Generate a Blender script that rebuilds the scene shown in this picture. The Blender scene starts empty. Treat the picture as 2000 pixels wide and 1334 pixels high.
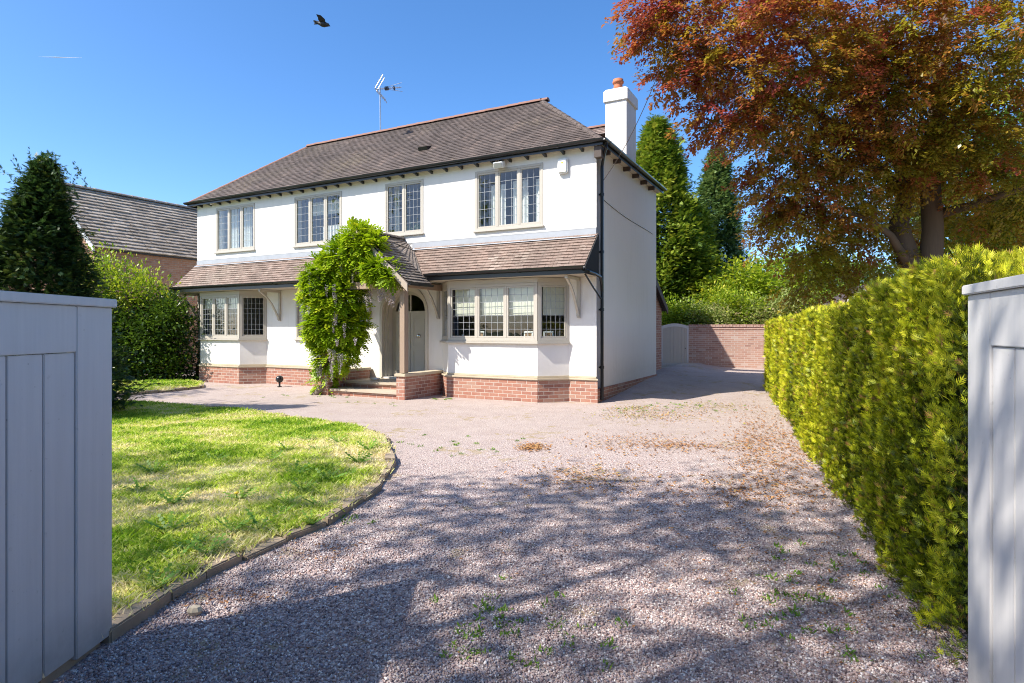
import bpy, math, random
import numpy as np
from mathutils import Vector, Matrix
random.seed(7); rng = np.random.default_rng(11)
R = math.radians
C = bpy.context.scene.collection
sc = bpy.context.scene
# ------------------------------------------------------------------ camera, sky, sun, exposure
F = 1182.0; HZ = 645.0; EYE = 1.5           # focal length in px of a 2000 px wide frame, horizon row, eye height
cam = bpy.data.objects.new('camera', bpy.data.cameras.new('camera')); C.objects.link(cam)
cam.location = (0, 0, EYE); cam.rotation_euler = (R(90), 0, 0)
cam.data.sensor_width = 36; cam.data.lens = F/2000*36; cam.data.shift_y = -0.011
cam.data.clip_start = 0.05; cam.data.clip_end = 3000
sc.camera = cam
SUN_EL = 47.0
DX, DY = 0.89, 0.456                          # horizontal direction in which shadows fall
world = bpy.data.worlds.new('World'); sc.world = world; world.use_nodes = True
wn = world.node_tree.nodes; wl = world.node_tree.links
sky = wn.new('ShaderNodeTexSky'); sky.sky_type = 'NISHITA'; sky.sun_disc = False
sky.sun_elevation = R(SUN_EL); sky.sun_rotation = math.atan2(-DX, -DY)
sky.altitude = 0; sky.air_density = 0.7; sky.dust_density = 0.9; sky.ozone_density = 3.0
hsv = wn.new('ShaderNodeHueSaturation'); hsv.inputs['Saturation'].default_value = 1.22; wl.new(sky.outputs[0], hsv.inputs['Color'])
wl.new(hsv.outputs[0], wn['Background'].inputs[0]); wn['Background'].inputs[1].default_value = 0.132
sun = bpy.data.objects.new('sun', bpy.data.lights.new('sun', 'SUN')); C.objects.link(sun)
sun.data.energy = 3.5; sun.data.angle = R(0.6); sun.data.color = (1.0, 0.945, 0.86)
ce = math.cos(R(SUN_EL))
sun.rotation_euler = Vector((DX*ce, DY*ce, -math.sin(R(SUN_EL)))).to_track_quat('-Z', 'Y').to_euler()
sun.location = (-20, -10, 30)
sc.view_settings.view_transform = 'Standard'; sc.view_settings.look = 'None'
sc.view_settings.exposure = 1.22; sc.view_settings.gamma = 1
sc.cycles.filter_width = 1.05; sc.cycles.use_denoising = True; sc.cycles.denoising_input_passes = 'RGB_ALBEDO_NORMAL'; sc.cycles.denoising_prefilter = 'NONE'; sc.cycles.use_adaptive_sampling = False; sc.cycles.max_bounces = 8; sc.cycles.diffuse_bounces = 5; sc.cycles.transparent_max_bounces = 12

def at(px, py, d):                            # a point seen at (px, py) at depth d
    return np.array(((px-1000)/F*d, d, EYE+(HZ-py)/F*d))

# ------------------------------------------------------------------ materials
def lin(c): 
    return tuple((v/12.92 if v <= 0.04045 else ((v+0.055)/1.055)**2.4) for v in c)
class NT:
    def __init__(s, name):
        s.m = bpy.data.materials.new(name); s.m.use_nodes = True
        s.t = s.m.node_tree; s.b = s.t.nodes['Principled BSDF']; s.out = s.t.nodes['Material Output']
    def n(s, ty, **kw):
        k = s.t.nodes.new(ty)
        for a, v in kw.items():
            if a.startswith('i_'):
                key = a[2:]; key = int(key) if key.isdigit() else key.replace('_', ' ')
                k.inputs[key].default_value = v
            else: setattr(k, a, v)
        return k
    def l(s, a, b): s.t.links.new(a, b)
    def coord(s, kind='Object'):
        return s.n('ShaderNodeTexCoord').outputs[kind]
    def noise(s, vec, scale, detail=4, rough=0.55, **kw):
        k = s.n('ShaderNodeTexNoise'); k.inputs['Scale'].default_value = scale
        k.inputs['Detail'].default_value = detail; k.inputs['Roughness'].default_value = rough
        if vec is not None: s.l(vec, k.inputs['Vector'])
        return k.outputs['Fac']
    def ramp(s, fac, stops, interp='LINEAR'):
        k = s.n('ShaderNodeValToRGB'); k.color_ramp.interpolation = interp
        e = k.color_ramp.elements
        while len(e) < len(stops): e.new(0.5)
        for i, (p, c) in enumerate(stops):
            e[i].position = p; e[i].color = (c[0], c[1], c[2], 1) if not isinstance(c, (int, float)) else (c, c, c, 1)
        s.l(fac, k.inputs['Fac']); return k.outputs['Color']
    def mix(s, fac, a, b, mode='MIX'):
        k = s.n('ShaderNodeMix', data_type='RGBA', blend_type=mode)
        for sock, v in ((k.inputs['Factor'], fac), (k.inputs['A'], a), (k.inputs['B'], b)):
            if hasattr(v, 'links'): s.l(v, sock)
            elif isinstance(v, (int, float)): sock.default_value = v
            else: sock.default_value = (v[0], v[1], v[2], 1)
        return k.outputs['Result']
    def math(s, op, a, b=0.0, c=None):
        k = s.n('ShaderNodeMath', operation=op)
        for i, v in enumerate((a, b) if c is None else (a, b, c)):
            if hasattr(v, 'links'): s.l(v, k.inputs[i])
            else: k.inputs[i].default_value = v
        return k.outputs[0]
    def bump(s, h, strength=0.3, dist=0.01, nrm=None):
        k = s.n('ShaderNodeBump'); k.inputs['Strength'].default_value = strength; k.inputs['Distance'].default_value = dist
        s.l(h, k.inputs['Height'])
        if nrm is not None: s.l(nrm, k.inputs['Normal'])
        return k.outputs['Normal']
    def done(s, color=None, rough=0.6, normal=None, metal=0.0, spec=None):
        if color is not None:
            if hasattr(color, 'links'): s.l(color, s.b.inputs['Base Color'])
            else: s.b.inputs['Base Color'].default_value = (*color[:3], 1)
        if hasattr(rough, 'links'): s.l(rough, s.b.inputs['Roughness'])
        else: s.b.inputs['Roughness'].default_value = rough
        s.b.inputs['Metallic'].default_value = metal
        if spec is not None: s.b.inputs['Specular IOR Level'].default_value = spec
        if normal is not None: s.l(normal, s.b.inputs['Normal'])
        return s.m

def m_plain(name, col, rough=0.5, var=0.12, scale=6, bs=0.15, metal=0.0, spec=None):
    k = NT(name); co = k.coord()
    n = k.noise(co, scale, 5); n2 = k.noise(co, scale*14, 3)
    c = k.mix(n, tuple(v*(1-var) for v in col), tuple(min(1, v*(1+var)) for v in col))
    return k.done(c, rough, k.bump(n2, bs, 0.004), metal, spec)

def m_render():                               # painted render
    k = NT('white painted render'); co = k.coord()
    n = k.noise(co, 0.8, 5); n2 = k.noise(co, 60, 3); n3 = k.noise(co, 7, 5, 0.65)
    c = k.mix(n, (0.76, 0.73, 0.685), (0.82, 0.79, 0.745))
    mp = k.n('ShaderNodeMapping'); mp.inputs['Scale'].default_value = (9, 9, 0.7); k.l(co, mp.inputs['Vector'])
    st = k.ramp(k.noise(mp.outputs[0], 1, 4), [(0.55, (1, 1, 1)), (0.8, (0.93, 0.925, 0.91))])
    c = k.mix(1.0, c, st, 'MULTIPLY')
    sz = k.n('ShaderNodeSeparateXYZ'); k.l(co, sz.inputs[0])
    low = k.math('MULTIPLY', k.ramp(sz.outputs['Z'], [(0.52, 1), (0.95, 0)]), k.noise(co, 7, 5))
    c = k.mix(k.math('MULTIPLY', low, 0.5), c, (0.52, 0.49, 0.43))
    h = k.math('ADD', n2, k.math('MULTIPLY', n3, 1.5))
    return k.done(c, 0.75, k.bump(h, 0.35, 0.004))

def m_brick(name='red brick', c1=(0.38, 0.165, 0.11), c2=(0.25, 0.10, 0.075), c3=(0.46, 0.30, 0.22), mortar=(0.52, 0.44, 0.37), scale=1.0):
    k = NT(name); uv = k.coord('UV')
    b = k.n('ShaderNodeTexBrick', offset=0.5); k.l(uv, b.inputs['Vector'])
    b.inputs['Scale'].default_value = 1; b.inputs['Brick Width'].default_value = 0.225*scale; b.inputs['Row Height'].default_value = 0.075*scale
    b.inputs['Mortar Size'].default_value = 0.006*scale; b.inputs['Mortar Smooth'].default_value = 0.15; b.inputs['Bias'].default_value = 0
    b.inputs['Color1'].default_value = (0, 0, 0, 1); b.inputs['Color2'].default_value = (1, 1, 1, 1); b.inputs['Mortar'].default_value = (0.5, 0.5, 0.5, 1)
    sep = k.n('ShaderNodeSeparateColor'); k.l(b.outputs['Color'], sep.inputs[0])
    col = k.ramp(sep.outputs[0], [(0.0, c2), (0.25, c1), (0.55, (c1[0]*1.1, c1[1]*1.2, c1[2]*1.2)), (0.8, c1), (1.0, c3)])
    n = k.noise(k.coord(), 9, 5); n2 = k.noise(k.coord(), 90, 4)
    col = k.mix(k.ramp(n, [(0.45, 0), (0.75, 0.45)]), col, (0.40, 0.30, 0.24))
    col = k.mix(k.math('MULTIPLY', n2, 0.35), col, tuple(v*0.5 for v in c1))
    col = k.mix(b.outputs['Fac'], col, mortar)
    h = k.math('SUBTRACT', k.math('MULTIPLY', n2, 0.5), b.outputs['Fac'])
    return k.done(col, 0.85, k.bump(h, 0.6, 0.006))

def m_tile(name, dark, mid, light, w, hgt, lichen=None, moss=0.3):
    k = NT(name); uv = k.coord('UV')
    b = k.n('ShaderNodeTexBrick', offset=0.5); k.l(uv, b.inputs['Vector'])
    b.inputs['Scale'].default_value = 1; b.inputs['Brick Width'].default_value = w; b.inputs['Row Height'].default_value = hgt
    b.inputs['Mortar Size'].default_value = 0.003; b.inputs['Mortar Smooth'].default_value = 0.1; b.inputs['Bias'].default_value = 0
    b.inputs['Color1'].default_value = (0, 0, 0, 1); b.inputs['Color2'].default_value = (1, 1, 1, 1); b.inputs['Mortar'].default_value = (0, 0, 0, 1)
    sep = k.n('ShaderNodeSeparateColor'); k.l(b.outputs['Color'], sep.inputs[0])
    col = k.ramp(sep.outputs[0], [(0, dark), (0.4, mid), (0.8, mid), (1, light)])
    co = k.coord(); n = k.noise(co, 1.3, 6, 0.65); n2 = k.noise(co, 25, 4); n3 = k.noise(co, 0.5, 4)
    col = k.mix(k.ramp(n, [(0.38, 0), (0.66, 0.75)]), col, tuple(v*0.62 for v in dark))
    col = k.mix(k.math('MULTIPLY', n2, 0.4), col, tuple(v*0.8 for v in light))
    if lichen: col = k.mix(k.ramp(k.math('MULTIPLY', n3, n2), [(0.30, 0), (0.42, moss)]), col, lichen)
    col = k.mix(b.outputs['Fac'], col, tuple(v*0.35 for v in dark))
    h = k.math('SUBTRACT', k.math('ADD', k.math('MULTIPLY', sep.outputs[0], 0.6), k.math('MULTIPLY', n2, 0.5)), b.outputs['Fac'])
    return k.done(col, 0.8, k.bump(h, 0.6, 0.008))

def m_wood(name, a, b, rough=0.7):
    k = NT(name); co = k.coord()
    mp = k.n('ShaderNodeMapping'); mp.inputs['Scale'].default_value = (45, 45, 2.2); k.l(co, mp.inputs['Vector'])
    n = k.noise(mp.outputs[0], 1, 6, 0.7); n2 = k.noise(co, 3, 3)
    c = k.mix(n, a, b); c = k.mix(k.math('MULTIPLY', n2, 0.4), c, tuple(v*0.6 for v in a))
    return k.done(c, rough, k.bump(n, 0.4, 0.004))

def m_gate():
    k = NT('pale grey gate paint'); co = k.coord()
    mp = k.n('ShaderNodeMapping'); mp.inputs['Scale'].default_value = (30, 30, 1.2); k.l(co, mp.inputs['Vector'])
    n = k.noise(mp.outputs[0], 1, 5, 0.6); n2 = k.noise(co, 2.5, 5); n3 = k.noise(co, 24, 4, 0.7)
    c = k.mix(n2, (0.60, 0.585, 0.57), (0.67, 0.65, 0.63))
    c = k.mix(k.ramp(n, [(0.35, 0.0), (0.75, 0.22)]), c, (0.40, 0.395, 0.39))
    c = k.mix(k.math('MULTIPLY', k.ramp(n3, [(0.64, 0), (0.74, 1)]), 0.35), c, (0.34, 0.33, 0.31))
    v = k.n('ShaderNodeTexVoronoi'); v.inputs['Scale'].default_value = 13; k.l(co, v.inputs['Vector'])
    c = k.mix(k.ramp(v.outputs['Distance'], [(0.0, 0.7), (0.055, 0.0)]), c, (0.13, 0.12, 0.11))
    sz = k.n('ShaderNodeSeparateXYZ'); k.l(co, sz.inputs[0])
    low = k.math('MULTIPLY', k.ramp(sz.outputs['Z'], [(0.06, 1), (0.3, 0)]), k.noise(co, 9, 6, 0.7))
    c = k.mix(k.math('MULTIPLY', low, 0.75), c, (0.16, 0.14, 0.11))
    return k.done(c, 0.5, k.bump(k.math('ADD', n, k.math('MULTIPLY', n3, 0.6)), 0.25, 0.003))

def m_leaf(name, cols, trans=0.35, rough=0.45, spec=0.4):
    k = NT(name); a = k.n('ShaderNodeAttribute', attribute_name='tint')
    c = k.ramp(a.outputs['Fac'], [(i/(len(cols)-1), col) for i, col in enumerate(cols)])
    k.done(c, rough, spec=spec)
    tr = k.n('ShaderNodeBsdfTranslucent'); k.l(k.mix(1.0, c, (1.0, 1.0, 0.75), 'MULTIPLY'), tr.inputs['Color'])
    mx = k.n('ShaderNodeMixShader'); mx.inputs[0].default_value = trans
    k.l(k.b.outputs[0], mx.inputs[1]); k.l(tr.outputs[0], mx.inputs[2]); k.l(mx.outputs[0], k.out.inputs[0])
    return k.m

def m_glass():
    k = NT('window glass'); t = k.t; t.nodes.remove(k.b)
    tr = k.n('ShaderNodeBsdfTransparent'); tr.inputs[0].default_value = (0.86, 0.9, 0.88, 1)
    gl = k.n('ShaderNodeBsdfGlossy'); gl.inputs['Roughness'].default_value = 0.01
    gl.inputs['Color'].default_value = (1, 1, 1, 1)
    co = k.coord(); nz = k.noise(co, 2.2, 2); k.l(k.bump(nz, 0.06, 0.05), gl.inputs['Normal'])
    fr = k.n('ShaderNodeLayerWeight')
    fac = k.math('MULTIPLY_ADD', k.math('POWER', fr.outputs['Facing'], 2.6), 0.75, 0.055)
    mx = k.n('ShaderNodeMixShader'); k.l(fac, mx.inputs[0]); k.l(tr.outputs[0], mx.inputs[1]); k.l(gl.outputs[0], mx.inputs[2])
    k.l(mx.outputs[0], k.out.inputs[0]); return k.m

def gravel_color(k, co):
    v = k.n('ShaderNodeTexVoronoi'); v.inputs['Scale'].default_value = 75; k.l(co, v.inputs['Vector'])
    sep = k.n('ShaderNodeSeparateColor'); k.l(v.outputs['Color'], sep.inputs[0])
    c = k.ramp(sep.outputs[0], GR, 'CONSTANT')
    return c, v
GR = [(0.0, (0.16, 0.115, 0.12)), (0.12, (0.39, 0.275, 0.25)), (0.34, (0.48, 0.375, 0.345)), (0.50, (0.41, 0.295, 0.27)),
      (0.66, (0.61, 0.52, 0.485)), (0.80, (0.28, 0.25, 0.275)), (0.92, (0.80, 0.735, 0.69))]
def m_gravel():
    k = NT('pink grey gravel'); co = k.coord()
    c, v = gravel_color(k, co)
    n = k.noise(co, 0.55, 5, 0.6); n2 = k.noise(co, 2.2, 6, 0.7); n3 = k.noise(co, 13, 5, 0.7)
    fine = k.ramp(n2, [(0.35, (0.38, 0.30, 0.26)), (0.7, (0.46, 0.38, 0.33))])
    sy_ = k.n('ShaderNodeSeparateXYZ'); k.l(co, sy_.inputs[0])
    worn = k.math('MAXIMUM', k.ramp(n, [(0.40, 0.15), (0.62, 0.7)]), k.ramp(k.math('DIVIDE', sy_.outputs['Y'], 12.0), [(0.35, 0), (0.75, 0.85)]))
    c = k.mix(worn, c, fine)
    sx = k.n('ShaderNodeSeparateXYZ'); k.l(co, sx.inputs[0])
    # moss and fallen-leaf stains, a few patches on the far drive
    m1 = k.ramp(k.math('MULTIPLY', k.noise(co, 0.9, 3), k.noise(co, 6, 5, 0.7)), [(0.315, 0), (0.36, 0.55)])
    c = k.mix(k.math('MULTIPLY', m1, k.ramp(sx.outputs['Y'], [(0.0, 1.0), (1.0, 1.0)])), c, (0.30, 0.22, 0.07))
    c = k.mix(k.ramp(n3, [(0.5, 0), (0.85, 0.5)]), c, (0.22, 0.16, 0.13))
    h = k.math('ADD', k.math('MULTIPLY', v.outputs['Distance'], -1.0), k.math('MULTIPLY', n3, 0.3))
    return k.done(c, 0.85, k.bump(h, 0.7, 0.012))

M = {}
M['render'] = m_render(); M['brick'] = m_brick(); M['glass'] = m_glass(); M['gravel'] = m_gravel(); M['gate'] = m_gate()
M['brick_old'] = m_brick('weathered garden wall brick', (0.46, 0.26, 0.20), (0.34, 0.18, 0.14), (0.56, 0.44, 0.38), (0.55, 0.48, 0.43))
M['brick_far'] = m_brick('orange barn brick', (0.42, 0.20, 0.11), (0.26, 0.12, 0.08), (0.48, 0.30, 0.2), (0.40, 0.33, 0.27))
M['stone'] = m_plain('cream stone coping', (0.50, 0.42, 0.30), 0.85, 0.25, 3, 0.4)
M['tile'] = m_tile('dark clay roof tile', (0.068, 0.052, 0.045), (0.115, 0.087, 0.073), (0.175, 0.125, 0.10), 0.165, 0.1, (0.30, 0.24, 0.12), 0.3)
M['tile2'] = m_tile('pink clay canopy tile', (0.17, 0.115, 0.09), (0.28, 0.19, 0.15), (0.38, 0.30, 0.245), 0.165, 0.1, (0.42, 0.38, 0.30), 0.3)
M['tile3'] = m_tile('old grey porch tile', (0.14, 0.11, 0.09), (0.25, 0.20, 0.165), (0.42, 0.35, 0.29), 0.165, 0.1, (0.40, 0.36, 0.24), 0.6)
M['slate'] = m_tile('grey stone slate', (0.26, 0.205, 0.15), (0.44, 0.36, 0.275), (0.58, 0.49, 0.39), 0.32, 0.2, (0.33, 0.30, 0.22), 0.6)
M['ridge'] = m_plain('terracotta ridge', (0.24, 0.12, 0.085), 0.8, 0.3, 5, 0.4)
M['pot'] = m_plain('terracotta pot', (0.50, 0.16, 0.07), 0.7, 0.25, 8, 0.3)
M['greige'] = m_plain('greige window paint', (0.47, 0.43, 0.365), 0.45, 0.06, 3, 0.08)
M['door'] = m_plain('sage grey door paint', (0.46, 0.43, 0.365), 0.4, 0.05, 3, 0.05)
M['arch'] = m_plain('cream arch moulding', (0.58, 0.53, 0.44), 0.7, 0.08, 3, 0.1)
M['lead'] = m_plain('lead flashing', (0.36, 0.38, 0.41), 0.6, 0.2, 3, 0.3)
M['came'] = m_plain('lead came', (0.30, 0.31, 0.32), 0.45, 0.1, 5, 0.1)
M['black'] = m_plain('black gutter plastic', (0.012, 0.013, 0.015), 0.3, 0.3, 4, 0.05)
M['matt'] = m_plain('matt black board', (0.012, 0.012, 0.013), 0.8, 0.3, 4, 0.05)
M['brown'] = m_plain('brown weathered fascia', (0.075, 0.055, 0.045), 0.7, 0.3, 4, 0.2)
M['oak'] = m_wood('weathered oak', (0.42, 0.31, 0.22), (0.26, 0.18, 0.125))
M['board'] = m_wood('bleached barge board', (0.50, 0.42, 0.34), (0.33, 0.26, 0.20))
M['soffit'] = m_plain('cream soffit', (0.45, 0.40, 0.32), 0.8, 0.1, 4, 0.1)
M['white'] = m_plain('white plastic', (0.78, 0.78, 0.76), 0.4, 0.03, 4, 0.03)
M['metal'] = m_plain('dull aluminium', (0.45, 0.46, 0.48), 0.4, 0.15, 9, 0.1, 0.7)
M['steel'] = m_plain('chrome', (0.6, 0.6, 0.58), 0.2, 0.05, 9, 0.02, 1.0)
M['room'] = m_plain('room plaster', (0.32, 0.30, 0.27), 0.9, 0.05, 2, 0.05)
M['carpet'] = m_plain('room carpet', (0.16, 0.13, 0.11), 0.95, 0.2, 6, 0.2)
M['cloth'] = m_plain('white voile', (0.80, 0.80, 0.78), 0.9, 0.04, 6, 0.1)
M['blind'] = m_plain('cream blind fabric', (0.72, 0.69, 0.58), 0.9, 0.05, 6, 0.1)
M['drape'] = m_plain('navy curtain', (0.05, 0.06, 0.10), 0.9, 0.2, 6, 0.1)
M['photo'] = m_plain('sepia print', (0.30, 0.17, 0.08), 0.4, 0.6, 30, 0.0)
M['kerb'] = m_plain('weathered kerb stone', (0.34, 0.26, 0.18), 0.9, 0.45, 5, 0.6)
M['flag'] = m_plain('pale flagstone', (0.46, 0.38, 0.29), 0.85, 0.2, 3, 0.3)
M['bark'] = m_wood('grey brown bark', (0.20, 0.145, 0.095), (0.085, 0.06, 0.04), 0.95)
M['vine'] = m_wood('grey vine bark', (0.30, 0.25, 0.19), (0.13, 0.10, 0.08), 0.95)
M['soil'] = m_plain('leaf mould soil', (0.075, 0.055, 0.035), 1.0, 0.4, 6, 0.5)
M['meadow'] = m_plain('rough grass ground', (0.10, 0.13, 0.04), 1.0, 0.4, 1.5, 0.4)
M['feather'] = m_plain('black feather', (0.010, 0.010, 0.012), 0.5, 0.2, 20, 0.1)
M['tarmac'] = m_plain('road asphalt', (0.055, 0.055, 0.055), 0.9, 0.2, 12, 0.5)
def m_lawn():
    k = NT('lawn base'); co = k.coord(); n = k.noise(co, 1.6, 5, 0.6); n2 = k.noise(co, 30, 4)
    c = k.ramp(n, [(0.35, (0.26, 0.32, 0.07)), (0.55, (0.50, 0.48, 0.20)), (0.72, (0.64, 0.55, 0.34))])
    c = k.mix(k.math('MULTIPLY', n2, 0.35), c, (0.16, 0.13, 0.06))
    return k.done(c, 0.95, k.bump(n2, 0.6, 0.02))
M['lawn'] = m_lawn()
M['grass'] = m_leaf('grass blade', [(0.16, 0.32, 0.02), (0.36, 0.53, 0.035), (0.62, 0.70, 0.12), (0.80, 0.74, 0.38), (0.88, 0.75, 0.54)], 0.5, 0.6)
M['beech'] = m_leaf('copper beech leaf', [(0.34, 0.34, 0.03), (0.42, 0.34, 0.035), (0.42, 0.20, 0.04), (0.40, 0.10, 0.05), (0.32, 0.055, 0.06)], 0.5, 0.34, 0.6)
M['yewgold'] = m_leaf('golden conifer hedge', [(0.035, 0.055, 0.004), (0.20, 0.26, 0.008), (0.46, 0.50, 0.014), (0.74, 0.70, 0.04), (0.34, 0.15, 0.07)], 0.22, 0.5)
M['conifer'] = m_leaf('conifer spray', [(0.06, 0.12, 0.012), (0.15, 0.24, 0.02), (0.29, 0.36, 0.035), (0.44, 0.44, 0.06)], 0.3, 0.55)
M['blueconifer'] = m_leaf('blue green conifer spray', [(0.05, 0.11, 0.035), (0.12, 0.20, 0.06), (0.20, 0.29, 0.085), (0.30, 0.36, 0.12)], 0.3, 0.55)
M['darkconifer'] = m_leaf('dark conifer spray', [(0.02, 0.055, 0.02), (0.045, 0.10, 0.03), (0.09, 0.15, 0.035), (0.20, 0.24, 0.06)], 0.3, 0.5)
M['shrub'] = m_leaf('shrub leaf', [(0.09, 0.17, 0.012), (0.20, 0.32, 0.02), (0.36, 0.45, 0.03), (0.55, 0.52, 0.05)], 0.4, 0.45)
M['palebush'] = m_leaf('pale bush leaf', [(0.14, 0.22, 0.05), (0.27, 0.36, 0.09), (0.40, 0.46, 0.15), (0.60, 0.46, 0.30)], 0.4, 0.5)
M['laurel'] = m_leaf('dark laurel leaf', [(0.025, 0.065, 0.010), (0.06, 0.12, 0.014), (0.13, 0.21, 0.018), (0.34, 0.42, 0.03)], 0.28, 0.3, 0.6)
M['wisteria'] = m_leaf('wisteria leaf', [(0.13, 0.24, 0.008), (0.28, 0.42, 0.012), (0.44, 0.56, 0.018), (0.64, 0.64, 0.03)], 0.42, 0.45)
M['raceme'] = m_leaf('faded wisteria flower', [(0.36, 0.32, 0.42), (0.55, 0.48, 0.52), (0.48, 0.40, 0.32)], 0.3, 0.8)
M['weed'] = m_leaf('dandelion leaf', [(0.09, 0.20, 0.02), (0.18, 0.34, 0.04), (0.30, 0.46, 0.06)], 0.4, 0.5)
M['litter'] = m_leaf('dry leaf litter', [(0.16, 0.07, 0.03), (0.36, 0.16, 0.06), (0.46, 0.26, 0.10), (0.30, 0.30, 0.06)], 0.1, 0.8)
k = NT('gravel pebble'); a_ = k.n('ShaderNodeAttribute', attribute_name='tint')
M['pebble'] = k.done(k.ramp(a_.outputs['Fac'], GR, 'CONSTANT'), 0.75)
M['yellow'] = m_plain('yellow petal', (0.75, 0.50, 0.02), 0.6, 0.1, 5, 0.0)
M['blue_toy'] = m_plain('blue toy plastic', (0.03, 0.25, 0.55), 0.4, 0.05, 5, 0.0)

# ------------------------------------------------------------------ mesh collector
class MB:
    def __init__(s, T=None): s.v = []; s.f = []; s.T = T
    def add(s, vs, fs):
        b = len(s.v)
        for p in vs: s.v.append(tuple(s.T @ Vector(p)) if s.T is not None else tuple(p))
        s.f += [tuple(b+i for i in f) for f in fs]; return s
    def box(s, x0, y0, z0, x1, y1, z1):
        x0, x1 = min(x0, x1), max(x0, x1); y0, y1 = min(y0, y1), max(y0, y1); z0, z1 = min(z0, z1), max(z0, z1)
        v = [(x, y, z) for z in (z0, z1) for y in (y0, y1) for x in (x0, x1)]
        return s.add(v, [(0, 2, 3, 1), (4, 5, 7, 6), (0, 1, 5, 4), (2, 6, 7, 3), (0, 4, 6, 2), (1, 3, 7, 5)])
    def quad(s, *p): return s.add(p, [tuple(range(len(p)))])
    def prism(s, poly, z0, z1):               # polygon in xy, counter-clockwise
        a = sum(poly[i][0]*poly[(i+1) % len(poly)][1]-poly[(i+1) % len(poly)][0]*poly[i][1] for i in range(len(poly)))
        if a < 0: poly = poly[::-1]
        n = len(poly)
        v = [(x, y, z0) for x, y in poly]+[(x, y, z1) for x, y in poly]
        return s.add(v, [tuple(range(n))[::-1], tuple(range(n, 2*n))]+[(i, (i+1) % n, n+(i+1) % n, n+i) for i in range(n)])
    def prism_y(s, poly, y0, y1):             # polygon in xz, extruded along y
        a = sum(poly[i][0]*poly[(i+1) % len(poly)][1]-poly[(i+1) % len(poly)][0]*poly[i][1] for i in range(len(poly)))
        if a < 0: poly = poly[::-1]
        n = len(poly)
        v = [(x, y0, z) for x, z in poly]+[(x, y1, z) for x, z in poly]
        return s.add(v, [tuple(range(n)), tuple(range(n, 2*n))[::-1]]+[(i, n+i, n+(i+1) % n, (i+1) % n) for i in range(n)])
    def prism_x(s, poly, x0, x1):             # polygon in yz, extruded along x
        a = sum(poly[i][0]*poly[(i+1) % len(poly)][1]-poly[(i+1) % len(poly)][0]*poly[i][1] for i in range(len(poly)))
        if a < 0: poly = poly[::-1]
        n = len(poly)
        v = [(x0, y, z) for y, z in poly]+[(x1, y, z) for y, z in poly]
        return s.add(v, [tuple(range(n))[::-1], tuple(range(n, 2*n))]+[(i, (i+1) % n, n+(i+1) % n, n+i) for i in range(n)])
    def tube(s, pts, r, seg=8):
        pts = [Vector(p) for p in pts]; rs = r if isinstance(r, (list, tuple)) else [r]*len(pts)
        vs = []; fs = []; up = Vector((0.13, 0.21, 1)).normalized()
        for i, p in enumerate(pts):
            d = (pts[min(i+1, len(pts)-1)]-pts[max(i-1, 0)]).normalized()
            if abs(d.dot(up)) > 0.97: u = Vector((1, 0, 0)).cross(d).normalized()
            else: u = up.cross(d).normalized()
            if i and u.dot(pu) < 0 and abs(d.dot(pd)) > 0.5: u = -u
            w = d.cross(u).normalized(); pu = u; pd = d
            vs += [p+(u*math.cos(2*math.pi*j/seg)+w*math.sin(2*math.pi*j/seg))*rs[i] for j in range(seg)]
        for i in range(len(pts)-1):
            for j in range(seg):
                fs.append((i*seg+j, i*seg+(j+1) % seg, (i+1)*seg+(j+1) % seg, (i+1)*seg+j))
        fs.append(tuple(range(seg))[::-1]); fs.append(tuple((len(pts)-1)*seg+j for j in range(seg)))
        return s.add(vs, fs)
    def lathe(s, cx, cy, prof, seg=20):
        vs = [(cx+r*math.cos(2*math.pi*j/seg), cy+r*math.sin(2*math.pi*j/seg), z) for r, z in prof for j in range(seg)]
        fs = [(i*seg+j, i*seg+(j+1) % seg, (i+1)*seg+(j+1) % seg, (i+1)*seg+j) for i in range(len(prof)-1) for j in range(seg)]
        return s.add(vs, fs)
    def ball(s, c, r, seg=12, sc3=(1, 1, 1)):
        vs = []; fs = []; nr = seg//2
        for i in range(nr+1):
            a = math.pi*i/nr
            for j in range(seg):
                b = 2*math.pi*j/seg
                vs.append((c[0]+r*sc3[0]*math.sin(a)*math.cos(b), c[1]+r*sc3[1]*math.sin(a)*math.sin(b), c[2]+r*sc3[2]*math.cos(a)))
        for i in range(nr):
            for j in range(seg): fs.append((i*seg+j, (i+1)*seg+j, (i+1)*seg+(j+1) % seg, i*seg+(j+1) % seg))
        return s.add(vs, fs)
    def build(s, name, mat, parent=None, smooth=False, bevel=0.0):
        me = bpy.data.meshes.new(name); me.from_pydata(s.v, [], s.f); me.update()
        if bevel: 
            import bmesh
            bm = bmesh.new(); bm.from_mesh(me); bmesh.ops.remove_doubles(bm, verts=bm.verts, dist=1e-5)
            bmesh.ops.bevel(bm, geom=[e for e in bm.edges if e.is_manifold and e.calc_face_angle(0) > 0.6], offset=bevel, segments=2, affect='EDGES', clamp_overlap=True)
            bm.to_mesh(me); bm.free(); me.update()
        uv = me.uv_layers.new(name='UVMap'); z = Vector((0, 0, 1))
        for p in me.polygons:
            n = p.normal
            if abs(n.z) > 0.93: ua, va = Vector((1, 0, 0)), Vector((0, 1, 0))
            else: ua = z.cross(n).normalized(); va = n.cross(ua)
            for li in p.loop_indices:
                co = me.vertices[me.loops[li].vertex_index].co; uv.data[li].uv = (co.dot(ua), co.dot(va))
        if smooth: me.shade_smooth()
        me.materials.append(mat); o = bpy.data.objects.new(name, me); C.objects.link(o)
        if parent: o.parent = parent
        return o

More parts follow.
